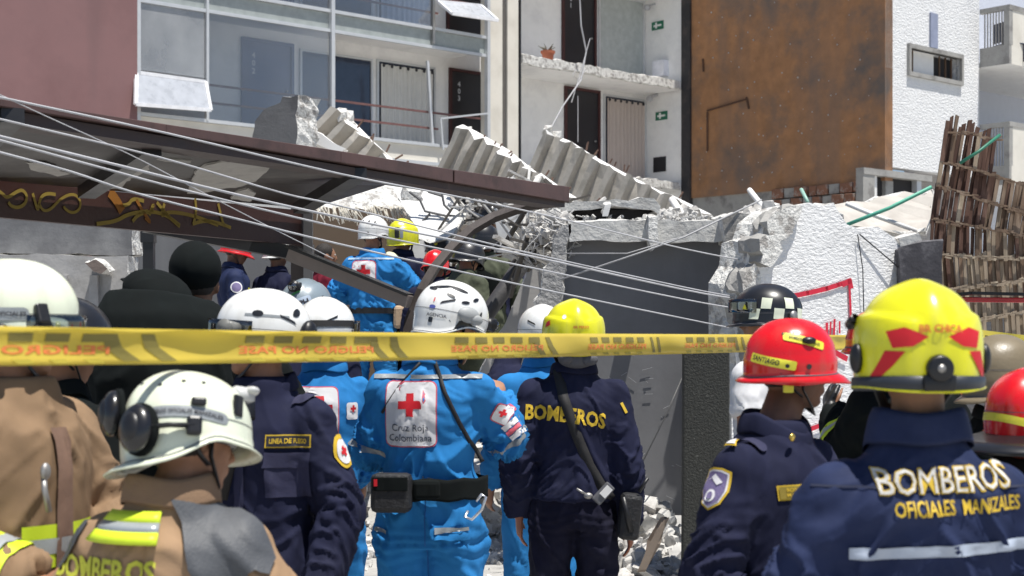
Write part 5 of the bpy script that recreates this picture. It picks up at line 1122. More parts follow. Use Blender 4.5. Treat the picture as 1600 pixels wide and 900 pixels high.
# --- centre: light blue rescuer with the cross
A = person('rescuer in light blue overalls, white vented helmet and large red cross back panel, centre', (694, 445), 6.0, R(-4), hx=.055, head=(-56, -12, 0), L=((-.24, .05, 1.17), (-.12, .27, 1.12)), Rr=((.295, .12, 1.20), (.25, .30, 1.36)), jacket=blue, trousers=blue, wide=.93, g=.022, hem=1.0, vox=.009, amp=.021, seed=4, hands=(.7, 1.0), handn={1: Vector((-.3, .5, -.2))}, boxy=.02, trous_g=.03, top_h=1.775)
o = helmet(A, 'rescue', h_white); vents(A, [(95, .055, 10), (70, .075, 25), (125, .07, -20), (200, .08, 20), (165, .09, -10), (60, .02, 70)], .034, .006)
vents(A, [(150, .10, 10), (110, .10, -10)], .07, .006); hdec(A, 'ear_opening', poly_shape([(-.04, -.03), (.045, -.03), (.04, .005), (.01, .02), (-.02, .012)], .01), h_black, 92, -.028); hdec(A, 'helmet_text', text_shape('AGENCIA', .017, .02), slate_p, 142, -.012); hdec(A, 'blue_emblem', circ(.012, sy=.6), mat('emblem_blue', (.08, .10, .35), .5, bump=0), 150, .018); hdec(A, 'red_mark', rect(.004, .016), redp, 150, .045)
lamp(A, 4, .012); p, d = hpt(A, 88, .012, .006)
MB().ell(p, (.02, .045, .030)).ell(p+Vector((.006, .03, -.012)), (.016, .028, .02)).build('ear_mount', mat('mount_grey', (.35, .36, .36), .5), A.helmet, True)
jdec(A, 'panel_edge', rect(.196, .240, r=.025), pinkp, (-.055, -.3, 1.300), off=.004); pn = jdec(A, 'back_panel', rect(.187, .231, r=.022), whp_, (-.055, -.3, 1.300), off=.006)
jdec(A, 'red_cross', cross(.042, .0145), redp, (-.055, -.3, 1.333), off=.009); jdec(A, 'panel_text', text_shape('Cruz Roja\nColombiana', .037, .006, .88), slate_p, (-.055, -.3, 1.232), off=.009)
jdec(A, 'reflective_strip', rect(.40, .015), grey_s, (0, -.3, 1.435), off=.005)
e, w = A.Rp[4], A.Rp[7]
q3 = A.Rp[3]+Vector((.012, -.3, .03)); q4 = A.Rp[4]+Vector((.012, -.3, .035))
jdec(A, 'sleeve_patch', rect(.066, .072, r=.012, me=.01), pinkp, q3, rot=-.5); jdec(A, 'sleeve_patch_face', rect(.058, .064, r=.01, me=.01), whp_, q3, rot=-.5, off=.007); jdec(A, 'small_cross', cross(.014, .005), redp, q3+Vector((0, 0, .005)), rot=-.5, off=.010)
for k_, (dx, dz, m_, hh) in enumerate(((-.014, .018, whp_, .022), (0, 0, pinkp, .016), (.014, -.018, whp_, .022))): jdec(A, 'name_strip', rect(.062, hh, me=.01), m_, q4+Vector((dx, 0, dz)), rot=.65, off=.006)
ring(A, bd_of(A), 'cuff_strip', A.Rp[4].lerp(A.Rp[3], .12), A.Rp[4]-A.Rp[3], .009, grey_s, A.jacket); ring(A, bd_of(A), 'cuff_strip', A.Lp[4].lerp(A.Lp[3], .12), A.Lp[4]-A.Lp[3], .009, grey_s, A.jacket)
tb_ = bvh_of(A.trousers); decal('pocket_flap', rect(.13, .05), blue, A.trousers, tb_, (.09, -.3, .87), (1, 0, 0), (0, 0, 1), .012); decal('reflective_strip', rect(.12, .018), grey_s, A.trousers, tb_, (.09, -.3, .88), (1, 0, 0), (0, 0, 1), .017, .05); decal('reflective_strip', rect(.05, .016), grey_s, A.trousers, tb_, (-.17, -.3, .87), (1, 0, 0), (0, 0, 1), .008, -.2)
decal('seam', rect(.004, .3), mat('seam_blue', (.01, .10, .33), .8, bump=0), A.trousers, tb_, (0, -.3, .84), (1, 0, 0), (0, 0, 1), .004)
b = MB(); n = 32; vs = []
for z_ in (.985, .995, 1.05, 1.065): vs += [((.205+.012*math.sin(i))*math.sin(2*math.pi*i/n), (.168)*math.cos(2*math.pi*i/n), z_+.004*math.sin(i*1.7)) for i in range(n)]
o = b.add(vs, [(r_*n+i, r_*n+(i+1) % n, (r_+1)*n+(i+1) % n, (r_+1)*n+i) for r_ in range(3) for i in range(n)]).build('belt', blackc, A.root, True); o.modifiers.new('t', 'SOLIDIFY').thickness = .006
pouch = MB().box((-.115, -.20, 1.02), (.145, .09, .14)).build('hip_pouch', mat('black_nylon', (.016, .016, .018), .6, bump=.6, bs=60), A.root, bevel=.02); MB().box((-.115, -.248, 1.055), (.13, .006, .05)).build('pouch_flap', blackc, pouch, bevel=.003); MB().box((-.165, -.252, 1.06), (.012, .004, .025)).build('red_tab', redp, pouch)
MB().box((.01, -.185, 1.03), (.10, .03, .07)).build('belt_pocket', blackc, A.root, bevel=.015)
cb = [Vector((.16, -.19, .955)), Vector((.15, -.20, .935)), Vector((.175, -.20, .925)), Vector((.21, -.195, .96)), Vector((.225, -.19, 1.005)), Vector((.21, -.19, 1.015)), Vector((.19, -.19, .99)), Vector((.16, -.19, .955))]
MB().tube(cb[:-1], .0055, 8).build('carabiner', mat('bright_steel', (.75, .76, .78), .25, .8, bump=0), A.root, True)
def strap_path(A, pts, w, m, name='strap', off=.007, par=None, th=.003):
    vs = []; pv = []; P_ = []
    for a_, b_ in zip(pts, pts[1:]):
        for k_ in range(12): P_.append((a_[0]+(b_[0]-a_[0])*k_/12, a_[1]+(b_[1]-a_[1])*k_/12))
    P_.append(pts[-1]); bv = bd_of(A); hs = []
    for x, z_ in P_:
        h = bv.ray_cast(Vector((x, -.7, z_)), Vector((0, 1, 0)), 1.5); hs.append(Vector((x, (h[0].y if h[0] else (hs[-1].y+off if hs else -.12))-off, z_)))
    for _ in range(3): hs = [hs[0]]+[Vector((hs[i].x, min(hs[i].y, (hs[i-1].y+hs[i].y*2+hs[i+1].y)/4), hs[i].z)) for i in range(1, len(hs)-1)]+[hs[-1]]
    for i, p in enumerate(hs):
        t = (hs[min(i+1, len(hs)-1)]-hs[max(i-1, 0)]).normalized(); x = t.cross(Vector((0, 1, 0))).normalized()*w/2; vs += [p-x, p+x]
    o = MB().add(vs, [(2*i, 2*i+1, 2*i+3, 2*i+2) for i in range(len(hs)-1)]).build(name, m, par or A.root, True); o.modifiers.new('t', 'SOLIDIFY').thickness = th; return o
nyl = mat('black_webbing', (.02, .019, .02), .7, bump=.6, bs=300, bdist=.002)
strap_path(A, [(.03, 1.49), (.07, 1.38), (.13, 1.25), (.20, 1.12)], .016, nyl); strap_path(A, [(-.02, 1.49), (-.10, 1.40), (-.17, 1.30)], .010, nyl)
# --- centre right: dark navy firefighter, yellow helmet
A = person('navy firefighter with yellow helmet, BOMBEROS across the back and a diagonal black strap', (896, 476), 6.9, R(2), head=(4, 0, 0), L=((-.26, -.03, 1.10), (-.25, .03, .84)), Rr=((.24, -.04, 1.08), (.26, .0, .80)), jacket=navy, trousers=darktr, g=.024, hem=.90, vox=.009, amp=.012, seed=9, hands=(.35, .4), wide=.96, skinm=mat('skin_warm', (.38, .15, .09), .5, var=.1, bump=.1, bs=200), boxy=.03)
o = helmet(A, 'full', h_yel); hdec(A, 'helmet_text', text_shape('BR PERSO', .016, .02), mat('print_orange', (.7, .2, .04), .5, bump=0), 176, .030); hdec(A, 'reflective_red', poly_shape([(-.02, -.01), (.02, 0), (.012, .022), (-.014, .012)]), redp, 240, .04)
p, d = hpt(A, 180, -.06, .006); MB().box(p, (.12, .03, .035)).build('rear_band', blackm, A.helmet, bevel=.008); MB().ell((0, -.10, -.105), (.085, .05, .045)).ell((.05, -.13, -.11), (.04, .03, .028)).ell((-.05, -.13, -.105), (.035, .03, .025)).build('neck_guard', mat('grey_neck_cloth', (.10, .10, .11), .8, bump=.5, bs=60), A.helmet, True)
vs, fs_ = text_shape('BOMBEROS', .088, .035, .78, .015)
vs = [(x, y-.35*x*x+.0-.05*x) for x, y in vs]; jdec(A, 'back_lettering', (vs, fs_), goldp, (-.045, -.3, 1.30), off=.005, rot=-.07)
strap_path(A, [(-.075, 1.50), (-.055, 1.38), (.0, 1.22), (.06, 1.08), (.12, .98), (.16, .93)], .045, nyl, 'shoulder_strap')
rd = MB().box((.115, -.19, .965), (.045, .04, .10), Euler((0, .75, 0))).build('radio', mat('grey_radio', (.12, .12, .13), .4), A.root, bevel=.006); MB().box((.125, -.214, .975), (.032, .004, .05), Euler((0, .75, 0))).build('screen', plaster, rd)
MB().tube([(.05, -.18, .955), (.0, -.185, .985)], .006, 6).ell((.05, -.19, .955), (.02, .012, .014)).build('keys', steel, rd, True)
bg = MB().box((.235, -.13, .86), (.09, .13, .20), Euler((0, .12, 0))).build('hip_bag', mat('black_nylon', (.016, .016, .018), .6, bump=.6, bs=60), A.root, bevel=.02); MB().tube([(.20, -.2, .95), (.235, -.2, .80)], .012, 8).tube([(.27, -.18, .97), (.31, -.18, 1.03)], .008, 8).build('antenna', blackm, bg, True)
jdec(A, 'shoulder_mark', rect(.05, .012), goldp, (.215, -.3, 1.33), rot=-1.1)
hdec(A, 'sticker', circ(.010), whp_, 205, .075)
# --- helper people behind them
A = person('rescuer in white helmet and blue jacket half hidden behind the firefighter with the strap', (846, 478), 7.9, R(25), jacket=blue, trousers=blue, vox=.014, seed=12, amp=.012)
helmet(A, 'rescue', h_white); vents(A, [(170, .05, 60), (200, .06, 60), (150, .04, 60)], .03, .006)
# --- front left: tan turnout coat, back to the camera
A = person('firefighter in tan coat, back turned, cream helmet with black ear muffs, bottom left', (292, 580), 3.35, R(-10), head=(-42, -10, -14), L=((-.34, .02, 1.12), (-.22, .26, 1.05)), Rr=((.34, .02, 1.12), (.24, .26, 1.05)), jacket=tanc, trousers=tanc, g=.032, hem=.80, vox=.009, amp=.015, seed=3, hx=.03, collar_h=.03, boxy=.03, top_h=1.79, wide=.9)
o = helmet(A, 'fire', h_cream); vs, fs_ = rect(.20, .026, r=.012, me=.012); hdec(A, 'grey_strip', ([(x, y-1.0*x*x) for x, y in vs], fs_), grey_s, 125, .018)
vs, fs_ = text_shape('BOMBEROS OFICIALES MANIZALES', .0135, .02, .85, .01); hdec(A, 'helmet_text', ([(x, y-1.0*x*x) for x, y in vs], fs_), ink, 125, .018, off=.004)
vents(A, [(150, .085, 0), (125, .095, 0), (100, .095, 10), (175, .095, 0)], .010, .003)
p, d = hpt(A, 108, .042, .006); MB().box(p, (.034, .016, .020), Euler((0, 0, -R(108)))).build('vent_slider', blackm, A.helmet, bevel=.006)
def muff(az, z, out, sc=1):
    p, d = hpt(A, az, z, out); q = Euler((0, 0, -R(az))).to_matrix(); o = MB().ell(p, (.036*sc, .026, .046*sc), 20, 14, q).build('ear_muff', mat('muff_black', (.012, .012, .014), .3, coat=.3, bump=0), A.helmet, True)
    MB().ell(p+d*.017, (.022*sc, .014, .029*sc), 14, 10, q).build('muff_badge', blackm, o, True); MB().tube([p-d*.022+Vector((0, 0, .001)), p-d*.010], [(.041*sc, .05*sc)]*2, 18, up=(0, 0, 1)).build('cushion', blackc, o, True); return p
p1 = muff(157, -.026, .026, 1.2); muff(194, .030, .026, 1.15)
p2, d2 = hpt(A, 112, -.018, .014); p15, _ = hpt(A, 132, -.02, .02)
MB().tube([p1, p15, p2], [(.011, .006)]*3, 8).build('muff_arm', blackm, A.helmet, True); MB().box(p2, (.034, .02, .044), Euler((0, 0, -R(112)))).build('arm_mount', blackm, A.helmet, bevel=.007)
p, d = hpt(A, 20, .1, .01); MB().box(p, (.03, .05, .03)).ell(p+Vector((0, .02, .01)), (.03, .02, .012)).build('top_clip', mat('clear_clip', (.5, .5, .5), .2), A.helmet, True)
p, d = hpt(A, 60, .05, .004); MB().box(p, (.03, .012, .05), Euler((0, 0, -R(60)))).build('front_pad', blackm, A.helmet, bevel=.004)
jdec(A, 'back_lettering', text_shape('BOMBEROS', .070, .03, .80), lemon, (-.115, -.4, 1.35), off=.005)
for sx in (1,):
    jdec(A, 'shoulder_pad', poly_shape([(-.10, .10), (.02, .105), (.09, .06), (.125, .0), (.125, -.05), (.09, -.06), (.05, -.11), (.0, -.125), (-.03, -.09), (-.06, .0), (-.10, .06)], .01), padm, (.125, -.06, 1.40), u=(0, .7, .7), off=.012)
jdec(A, 'shoulder_pad', poly_shape([(-.12, -.02), (-.05, .06), (.0, .07), (-.03, 0), (-.08, -.06), (-.12, -.06)], .02), padm, (-.165, -.5, 1.40), off=.008)
cl = A.collar; cl.data.materials.clear(); cl.data.materials.append(mat('collar_brown', (.24, .15, .09), .9, bump=.3, bs=200))
fl_ = MB(); 
for i, (m_, z0, z1) in enumerate(((hv_y, .0, .03), (hv_s, .03, .055), (hv_y, .055, .085))):
    fb = MB(); n = 10; vs = []
    for j in range(2):
        for k_ in range(n+1):
            a = R(168+60*k_/n); zz = z0 if j == 0 else z1; rr = .118+.62*zz; vs.append((rr*1.18*math.sin(a), -.012+rr*math.cos(a)*1.12, 1.485-zz*.75))
    o = fb.add(vs, [(k_, k_+1, n+2+k_, n+1+k_) for k_ in range(n)]).build('collar_flap', m_, A.jacket, True); o.modifiers.new('t', 'SOLIDIFY').thickness = .006
# --- left edge: brown coat, helmet cut by the frame
A = person('firefighter in a brown coat with yellow reflective bands at the left edge', (22, 413), 3.75, R(-112), head=(40, 0, 0), L=((-.28, .05, 1.14), (-.16, .26, 1.08)), Rr=((.25, -.02, 1.12), (.20, .24, 1.06)), jacket=tan2, trousers=tan2, g=.035, hem=.78, vox=.010, amp=.015, seed=6, boxy=.03, wide=1.0)
o = helmet(A, 'fire', h_cream); goggles(A, vis, z=-.02); hdec(A, 'grey_strip', rect(.15, .03, r=.012), grey_s, 108, .012); hdec(A, 'helmet_text', text_shape('BOMBEROS OFICIALES', .014, .02), ink, 108, .012, off=.004)
p, d = hpt(A, 62, .012, .012); MB().box(p, (.03, .02, .05), Euler((.4, 0, -R(62)))).box(p+Vector((0, 0, -.03)), (.045, .025, .025), Euler((0, .5, -R(62)))).build('lamp_clip', blackm, A.helmet, bevel=.005)
p, d = hpt(A, 100, -.045, .014); MB().ell(p, (.03, .02, .036), M=Euler((0, 0, -R(100))).to_matrix()).build('ear_muff', blackm, A.helmet, True)
for z_, m_, h_ in ((1.13, hv_y, .05), (1.13, hv_s, .018)): ring(A, bd_of(A), 'reflective_band', (0, 0, z_), (0, .0, 1), h_, m_, A.jacket, off=.006 if m_ is hv_y else .009, rmax=.245)
for m_, h_, of in ((hv_y, .042, .006), (hv_s, .015, .009)): ring(A, bd_of(A), 'sleeve_band', A.Rp[6].lerp(A.Rp[5], .1), A.Rp[6]-A.Rp[5], h_, m_, A.jacket, off=of, rmax=.12)
jdec(A, 'zip_flap', rect(.05, .5), mat('flap_brown', (.20, .12, .085), .9), (.02, .6, 1.15), r=(-1, 0, 0), off=.008)
MB().tube([(.14, .20, 1.30), (.15, .21, 1.27), (.14, .215, 1.22)], .007, 6).ell((.14, .205, 1.31), (.014, .01, .02)).build('metal_clip', steel, A.root, True)
# the man whose ear shows behind him
A = person('person in black under a clear visor just right of the leftmost firefighter', (96, 468), 4.9, R(-30), jacket=blackc, trousers=blackc, vox=.014, seed=15, head=(-25, -8, 0), skinm=skin)
helmet(A, 'fire', h_black); goggles(A, vis, z=-.01)
# --- navy shirt with the name tape, facing left
A = person('firefighter in navy shirt with LINEA DE FUEGO tape, white helmet and tan gloves', (406, 455), 4.85, R(160), head=(-62, 4, 0), L=((-.285, -.02, 1.10), (-.27, .10, .86)), Rr=((.28, .0, 1.10), (.2, .22, .98)), jacket=navy, trousers=darktr, g=.024, hem=.84, vox=.008, amp=.013, seed=8, glove=mat('tan_glove', (.42, .27, .12), .8, bump=.4, bs=90), boxy=.02, eyes=True, wide=.90, hx=.012)
o = helmet(A, 'rescue', h_white); goggles(A, vis_d, z=.005); lamp(A, 38, .03, mat('yellow_torch', (.62, .62, .12), .4)); A.seam(-.012, .010, nyl, 200, 330, 'goggle_strap', .003); hdec(A, 'crown_slot', circ(.02, sy=.5), h_black, 215, .07, .5); vents(A, [(280, .06, 0)], .034, .010); hdec(A, 'helmet_text', text_shape('BOMBEROS', .013, .02), ink, 300, .0)
p, d = hpt(A, 212, .0, .028); MB().ell(p, (.036, .026, .05), M=Euler((0, 0, -R(212))).to_matrix()).build('ear_muff', blackm, A.helmet, True); p, d = hpt(A, 305, .01, .02); MB().tube([p-d*.01, p+d*.05], [.018, .024], 12).tube([p+d*.05, p+d*.058], [.026, .026], 12).build('side_torch', mat('torch_grey', (.16, .16, .15), .4), A.helmet, True); A.seam(.055, .004, grey_s, 230, 300, 'grey_strip')
fr_o = (-.14, .5, 1.325)
jdec(A, 'tape_border', rect(.125, .040), goldp, fr_o, r=(-1, 0, 0)); jdec(A, 'name_tape', rect(.117, .032), ink, fr_o, r=(-1, 0, 0), off=.006); jdec(A, 'tape_text', text_shape('LINEA DE FUEGO', .021, .03, .62, .01), goldp, fr_o, r=(-1, 0, 0), off=.008)
jdec(A, 'pocket', rect(.125, .045), mat('navy_pocket', (.026, .027, .066), .9), (-.14, .5, 1.268), r=(-1, 0, 0), off=.010); jdec(A, 'pocket', rect(.115, .11), mat('navy_pocket', (.026, .027, .066), .9), (-.14, .5, 1.21), r=(-1, 0, 0), off=.006)
jdec(A, 'button_line', rect(.028, .5), mat('navy_pocket', (.026, .027, .066), .9), (0, .5, 1.15), r=(-1, 0, 0), off=.006)
ap = A.Lp[2]; jdec(A, 'sleeve_badge', circ(.042, sy=1.25), goldp, ap+Vector((-.5, 0, .0)), r=(0, -1, 0)); jdec(A, 'badge_field', circ(.031, sy=1.25), whp_, ap+Vector((-.5, 0, .0)), r=(0, -1, 0), off=.006); jdec(A, 'badge_star', cross(.016, .006), redp, ap+Vector((-.5, 0, .0)), r=(0, -1, 0), off=.008, rot=.4)
jdec(A, 'epaulette', rect(.055, .10), mat('navy_pocket', (.026, .027, .066), .9), (-.155, 0, 1.8), r=(1, 0, 0), u=(0, 1, 0), off=.008); jdec(A, 'rank_mark', poly_shape([(-.015, -.014), (.015, -.014), (0, .016)]), whp_, (-.165, -.0, 1.8), r=(1, 0, 0), u=(0, 1, 0), off=.011)
MB().tube([(.08, .12, 1.46), (-.02, .185, 1.38), (.04, .185, 1.15)], [(.02, .004)]*3, 8).build('radio_strap', nyl, A.root, True); MB().box((-.045, .185, 1.43), (.05, .035, .085), Euler((.3, .2, 0))).build('radio_microphone', blackm, A.root, bevel=.008)
# --- blue rescuer behind him and helmets beyond
A = person('rescuer in light blue behind the navy firefighter facing left, white helmet with goggles on top', (506, 467), 6.6, R(20), head=(-50, 0, 0), L=((-.26, 0, 1.12), (-.2, .2, 1.0)), Rr=((.245, .0, 1.12), (.2, .2, 1.0)), wide=.85, jacket=blue, trousers=blue, g=.018, vox=.011, seed=22, amp=.014, hem=.86)
helmet(A, 'rescue', h_white); goggles(A, vis_d, z=.01); A.seam(.028, .013, nyl, 20, 340, 'goggle_strap', .003);  p, d = hpt(A, 0, .03, .02); MB().ell(p, (.026, .016, .022)).build('goggle_clip', h_white, A.helmet, True)
jdec(A, 'back_panel', rect(.16, .24, r=.02), pinkp, (-.05, -.3, 1.30)); jdec(A, 'back_panel', rect(.15, .23, r=.02), whp_, (-.05, -.3, 1.30), off=.006); jdec(A, 'red_cross', cross(.05, .017), redp, (-.05, -.3, 1.33), off=.008)
jdec(A, 'sleeve_patch', rect(.06, .07, r=.01), whp_, A.Rp[2]+Vector((.1, -.4, .02)), r=(.8, .6, 0)); jdec(A, 'small_cross', cross(.014, .005), redp, A.Rp[2]+Vector((.1, -.4, .03)), r=(.8, .6, 0), off=.007)
A = person('rescuer in a grey helmet lettered APH, standing just left of the white helmet with goggles', (478, 438), 7.4, R(0), head=(-15, 0, 0), jacket=navy, trousers=darktr, vox=.014, seed=23)
helmet(A, 'rescue', h_grey); hdec(A, 'green_stripe', poly_shape([(-.05, -.01), (.03, .012), (.03, .022), (-.05, .002)]), mat('print_green', (.10, .35, .12), .5, bump=0), 180, .055, .3); hdec(A, 'white_field', rect(.09, .05, r=.01), mat('pale_blue_label', (.35, .42, .52), .5, bump=0), 165, .025, .35); hdec(A, 'helmet_text', text_shape('APH', .036, .03), ink, 165, .023, .35, off=.004); lamp(A, 180, .10)
# --- black silhouettes in the shade of the shelter
A = person('tall rescuer dressed all in black, standing in the shelter shade with a dark cap', (306, 388), 6.1, R(5), head=(0, 0, 0), Rr=((.30, .02, 1.12), (.25, .2, 1.0)), L=((-.34, .05, 1.22), (-.5, .2, 1.2)), jacket=blackc, trousers=blackc, vox=.013, g=.05, seed=31, skinm=skin_d, top_h=1.76, wide=1.1)
o = MB().ell((0, -.012, .03), (.098, .116, .105), 24, 14).build('dark_hood', blackc, A.root, True); o.matrix_local = A.T
A = person('bulky rescuer in black with a large backpack, left of the tall one in black', (226, 408), 5.9, R(20), head=(30, 25, 0), L=((-.36, .10, 1.25), (-.44, .15, 1.00)), Rr=((.3, .1, 1.1), (.2, .3, 1.1)), jacket=blackc, trousers=blackc, vox=.013, g=.06, seed=32, skinm=skin_d, top_h=1.78, wide=1.25)
o = MB().ell((0, -.012, .03), (.125, .13, .075), 24, 14).tube([(0, .06, .02), (0, .15, .01)], [(.07, .01), (.05, .008)], 12).build('cap', blackc, A.root, True); o.matrix_local = A.T
bp_ = MB(); bp_.tube([(.02, -.24, .93), (.02, -.27, 1.05), (.03, -.27, 1.35), (.03, -.25, 1.56), (.04, -.22, 1.64)], [(.17, .10), (.23, .14), (.25, .15), (.24, .13), (.20, .08)], 20, up=(0, 1, 0)); me = remesh(bp_, .016, 4); fold(me, .015, 77, []); link_mesh('backpack', me, blackc, A.root, True)
# --- far group on the rubble
F_ = dict(vox=.016, amp=.012)
A = person('rescuer in light blue up on the rubble, white vented helmet, black belt', (582, 338), 13.4, R(-4), fixed=1.0, head=(-40, -4, 0), L=((-.32, .0, 1.14), (-.18, .24, 1.12)), Rr=((.36, .10, 1.16), (.20, .16, 1.40)), jacket=blue, trousers=blue, g=.034, hem=.98, neck=.025, seed=41, belt=.985, handn={1: Vector((-.6, .6, 0))}, hands=(.5, .25), glove=None, vox=.012, amp=.019, boxy=.05)
helmet(A, 'rescue', h_white); vents(A, [(200, .07, 80), (175, .07, 80), (150, .07, 80), (125, .07, 80), (225, .07, 80)], .028, .007); hdec(A, 'red_mark', cross(.012, .004), redp, 205, .015)
jdec(A, 'panel_edge', rect(.215, .205, r=.03), pinkp, (-.05, -.3, 1.315)); jdec(A, 'back_panel', rect(.20, .19, r=.03), whp_, (-.05, -.3, 1.315), off=.007); jdec(A, 'red_cross', cross(.058, .02), redp, (-.05, -.3, 1.32), off=.011); jdec(A, 'reflective_strip', rect(.4, .016), mat('pale_blue_strip', (.35, .5, .7), .5), (0, -.3, 1.435), off=.006)
MB().box((.25, -.02, .93), (.12, .12, .2)).build('tan_bag', mat('tan_bag_cloth', (.5, .36, .24), .9, bump=.5, bs=40), A.root, bevel=.03)
hp = Vector(A.Rp[-1]); gl_ = MB(); dd = (A.Rp[-1]-A.Rp[-2]).normalized(); hand(gl_, hp, dd, Vector((-.6, .6, 0)), -1, .25, g=.005); link_mesh('pale_glove', remesh(gl_, .008, 2), mat('pale_glove_cloth', (.62, .62, .42), .8), A.root, True)
A = person('rescuer in yellow helmet with black rear patch, beside the light blue rescuer on the rubble', (630, 346), 13.9, R(-25), fixed=1.0, jacket=navy, trousers=darktr, seed=42, **F_); helmet(A, 'full', h_yel); hdec(A, 'black_patch', rect(.045, .10, r=.01), h_black, 170, .02); hdec(A, 'orange_flash', poly_shape([(-.02, .03), (.02, 0), (.01, -.03), (-.02, -.01)]), mat('print_orange', (.7, .2, .04), .5, bump=0), 225, .02); hdec(A, 'pale_patch', rect(.03, .10, r=.01), grey_s, 155, .02)
A = person('bare headed man with dark hair and a maroon top behind the shelter post', (509, 380), 14.2, R(-70), fixed=.98, jacket=maroon, trousers=darktr, seed=43, top_h=1.75, hair=True, eyes=True, **F_)
A = person('rescuer in navy with a red and black helmet in front of the white plaster sheet', (684, 364), 15, R(0), fixed=1.0, jacket=navy, trousers=darktr, seed=44, **F_); helmet(A, 'brim', h_black); hdec(A, 'red_top', circ(.03), redp, 180, .07, el=20); hdec(A, 'yellow_badge', circ(.016), lab_y, 185, .02)
A = person('rescuer bending down in a plain red helmet, in front of the red and black one', (680, 389), 13.0, R(-15), fixed=.95, head=(0, -12, 0), jacket=navy, trousers=darktr, seed=45, skinm=skin_d, **F_); helmet(A, 'brim', h_red)
A = person('rescuer in olive uniform bending over with a black helmet, left one of the olive group', (727, 376), 13.6, R(-50), fixed=1.0, head=(0, -25, 0), jacket=olive, trousers=olive, g=.04, seed=46, L=((-.30, .08, 1.12), (-.2, .3, 1.0)), **F_); helmet(A, 'fire', h_black)
jdec(A, 'tan_patch', rect(.07, .09), mat('patch_tan', (.4, .36, .25), .8), (-.1, -.3, 1.3))
A = person('rescuer in olive uniform with black vest and dark helmet, right one of two', (757, 350), 14.0, R(-20), fixed=1.0, jacket=olive, trousers=olive, g=.04, seed=47, Rr=((.34, .05, 1.14), (.26, .2, .95)), **F_); helmet(A, 'fire', h_black)
v_ = MB(); v_.tube([(0, -.005, z_) for z_ in (1.0, 1.1, 1.3, 1.4)], [(.20, .175), (.205, .18), (.21, .19), (.17, .16)], 20, up=(0, 1, 0)); link_mesh('vest', remesh(v_, .018, 3), blackc, A.root, True)
A = person('person in dark clothes and black helmet, topmost of the group under the curved brace', (766, 318), 14.9, R(10), fixed=1.0, jacket=blackc, trousers=blackc, seed=48, **F_); helmet(A, 'rescue', h_black)
A = person('rescuer in a dark purple navy jacket right of the olive group', (782, 362), 14.6, R(30), fixed=1.0, jacket=navy, trousers=darktr, seed=49, **F_); helmet(A, 'rescue', h_black); hdec(A, 'lime_mark', circ(.016), hv_y, 150, .06)
A = person('rescuer in navy with one arm raised at the foot of the grey slanted panel', (848, 488), 9.2, R(10), L=((-.27, .02, 1.34), (-.12, .2, 1.62)), head=(0, 0, 0), jacket=navy, trousers=darktr, g=.03, seed=50, **F_)
A = person('rescuer in navy with a red peaked helmet and round sleeve patch, under the shelter board', (366, 365), 13.4, R(-75), fixed=.98, head=(-5, -12, 0), jacket=navy_l, trousers=darktr, seed=51, L=((-.27, .05, 1.12), (-.2, .28, 1.0)), Rr=((.26, .0, 1.12), (.2, .25, 1.02)), skinm=skin_d, **F_); helmet(A, 'brim', h_red)
jdec(A, 'sleeve_patch', circ(.05), whp_, A.Rp[2]+Vector((.5, 0, .0)), r=(0, 1, 0)); jdec(A, 'sleeve_patch', circ(.04), patch_p, A.Rp[2]+Vector((.5, 0, .0)), r=(0, 1, 0), off=.006); jdec(A, 'chest_patch', rect(.07, .04), lab_y, (.09, .5, 1.28), r=(-1, 0, 0))
A = person('person in dark navy with a blue and white cap, half hidden behind the shelter post', (434, 372), 13.5, R(-30), fixed=.98, jacket=navy, trousers=darktr, seed=52, skinm=skin_d, **F_); helmet(A, 'brim', h_white, strap=False); hdec(A, 'dark_band', rect(.12, .05), navy, 190, .02)
# --- right: red helmet, navy shirt
A = person('firefighter in a navy shirt and glossy red brimmed helmet labelled SANTIAGO, looking right', (1238, 488), 4.3, R(-134), neck=.03, collar_h=.015, hx=-.07, head=(50, 0, 4), L=((-.28, .03, 1.12), (-.24, .16, .92)), Rr=((.285, -.02, 1.10), (.27, .08, .86)), jacket=navy, trousers=darktr, g=.024, hem=.84, vox=.008, amp=.013, seed=61, top_h=1.80, skinm=skin_d, eyes=True, wide=1.02)
o = helmet(A, 'brim', h_red); hdec(A, 'name_label', rect(.135, .026, r=.004), lab_y, 132, .010, -.16); hdec(A, 'name_text', text_shape('SANTIAGO', .020, .03, .85, .01), ink, 140, .013, -.16, off=.004); hdec(A, 'label_mark', circ(.006), ink, 110, .0, off=.004)
hdec(A, 'upper_label', rect(.12, .024, r=.006), lab_y, 82, .050, -.28, el=12); hdec(A, 'upper_label_text', text_shape('BOMBEROS OFICIALES', .0115, .02, .8, .01), ink, 82, .050, -.28, el=12, off=.004)
p, d = hpt(A, 76, .072, .003); MB().ell(p, (.014, .022, .011)).build('top_vent', blackm, A.helmet, True); hdec(A, 'vent', circ(.008), h_black, 80, -.002); vents(A, [(120, .09, 0), (100, .095, 0)], .010, .003)
MB().box((.105, -.035, -.055), (.012, .03, .045)).build('yellow_clip', lab_y, A.helmet, bevel=.003)
sp = A.Rp[2]+Vector((.5, -.01, .045)); jdec(A, 'sleeve_shield', shield(.096, .115), goldp, sp, r=(0, 1, 0)); jdec(A, 'shield_field', shield(.084, .103), whp_, sp, r=(0, 1, 0), off=.0055); jdec(A, 'shield_field', shield(.076, .094), patch_p, sp, r=(0, 1, 0), off=.007)
